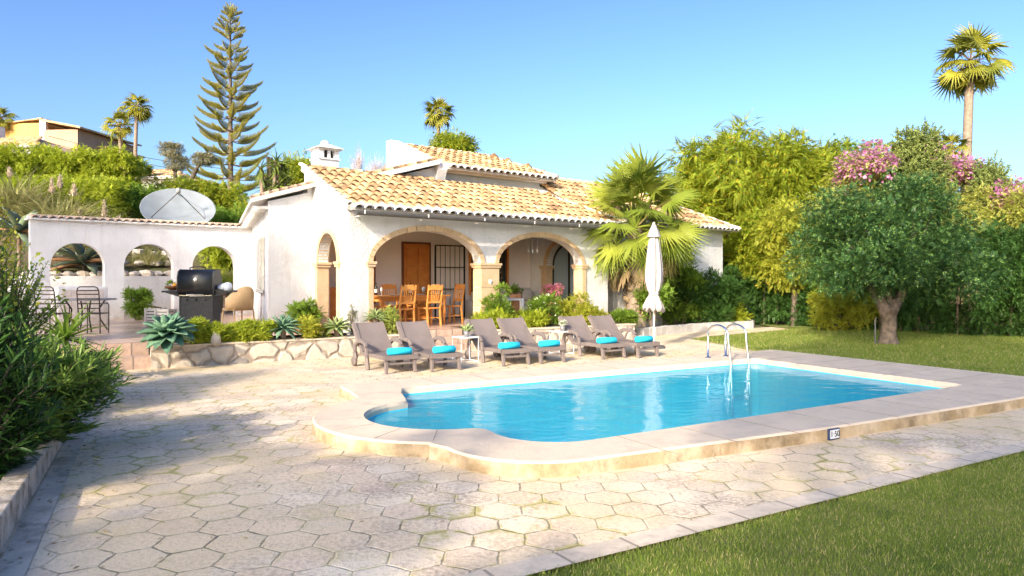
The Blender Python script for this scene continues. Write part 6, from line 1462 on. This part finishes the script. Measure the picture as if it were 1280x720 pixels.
# ------------------------------------------------------------------ grass
def grass(name, poly, n, h, wd, z):
    P_ = np.array(poly); lo_, hi_ = P_.min(0), P_.max(0); pts = rng.random((n*3, 2))*(hi_-lo_)+lo_
    ins = np.zeros(len(pts), bool); k = len(P_)
    for i in range(k):
        x1, y1 = P_[i]; x2, y2 = P_[(i+1) % k]; c_ = ((y1 > pts[:, 1]) != (y2 > pts[:, 1])) & (pts[:, 0] < (x2-x1)*(pts[:, 1]-y1)/((y2-y1) if y2 != y1 else 1e-9)+x1); ins ^= c_
    pts = pts[ins][:n]; n = len(pts); pos = np.column_stack([pts, np.full(n, z)]); d = np.column_stack([rng.normal(0, .45, (n, 2)), np.ones(n)])
    V = np.array([(-.5*wd/h, 0, 0), (.5*wd/h, 0, 0), (0, 1, .15)]); o = fol(name, (V, np.array([(0, 1, 2)])), pos, d, h*rng.uniform(.6, 1.3, n), M['l_grass']); tag(o, 'short mown grass blades of the lawn', 'grass', kind='stuff')
grass('grass', [pf(9.2, -2.045), pf(8.6, -3.0), pf(6, -5.8), pf(-2.5, -5.8), pf(-5, -2.10)], 330000, .027, .0055, -.012)
grass('grass', [pf(-2.1, 4.8), pf(-3.5, 8.5), pf(-8.9, 9.5), (11.2, 22.6), (15.0, 19.4), (13, 13), pf(-2.1, .5)], 90000, .045, .014, .01)
# ------------------------------------------------------------------ trees behind the camera (their shade falls over the paving)
def aw(a, w_): return (a*.891+w_*.454, -a*.454+w_*.891)
def shade(label, a, w_, Hc, ra, rh, m_, rc, n, sz=.5, T_=SP4, name='garden_pine'):
    x, y = aw(a, w_); C, Rr = ell((0, 0, Hc), (ra, ra*.7, rh), m_, rc, .3); tree(name, label, 'tree', (x, y, 0), [(0, 0, 0), (.1, 0, Hc*.5), (0, 0, Hc)], .22, (C, Rr), T_, n, sz, 'l_mid', group='garden trees behind the viewpoint')
shade('tall spreading garden tree behind the viewpoint', 1.6, -20, 15.8, 3.5, 6.2, 66, 1.0, 9500)
shade('tall garden tree behind and to the right of the viewpoint', 8, -19, 14.0, 3.6, 6.6, 60, 1.1, 8000)
shade('small garden tree behind and to the left of the viewpoint', -4.3, -16, 8.6, 3.0, 1.9, 40, .36, 3600, .3)
shade('broad low garden tree left of the viewpoint', -9.6, -12, 7.0, 2.9, 1.8, 36, .36, 3400, .3)
shade('tall slim garden tree far left of the viewpoint', -13.9, -9, 12.0, 1.5, 1.9, 26, .6, 4200, .36)
shade('broad garden tree farthest left of the viewpoint', -19, -8, 11.2, 3.3, 2.6, 40, .75, 6500, .4)
shade('low garden tree far left of the viewpoint', -15.6, -8, 6.3, 2.6, 1.8, 30, .7, 4500, .4)

# dry leaves blown against the kerb and over the paving and lawn edge
n = 420; tt = rng.random(n)*12-3; off = np.abs(rng.normal(0, .35, n)); P_ = np.array([pf(sk(t_)-.03-o_, t_)+(.012,) for t_, o_ in zip(tt, off)])
n2 = 260; P2_ = np.array([pf(a_, b_)+(.014,) for a_, b_ in zip(rng.uniform(-2, 10.5, n2), rng.uniform(-2.6, 8.8, n2))])
P2_ = P2_[[not (-2.1 < (-(p[0]-A[0])*E1[0]-(p[1]-A[1])*E1[1]) < 8.6 and -1 < ((p[0]-A[0])*E2[0]+(p[1]-A[1])*E2[1]) < 4.9) for p in P2_]]
P_ = np.vstack([P_, P2_]); d_ = np.column_stack([rng.normal(size=(len(P_), 2)), rng.uniform(-.02, .15, len(P_))])
tag(fol('leaf_litter', T_leaf(.16, .05), P_, d_, rng.uniform(.03, .06, len(P_)), M['l_dead']), 'scattered dry leaves lying along the kerb and on the paving', 'leaf litter', kind='stuff')
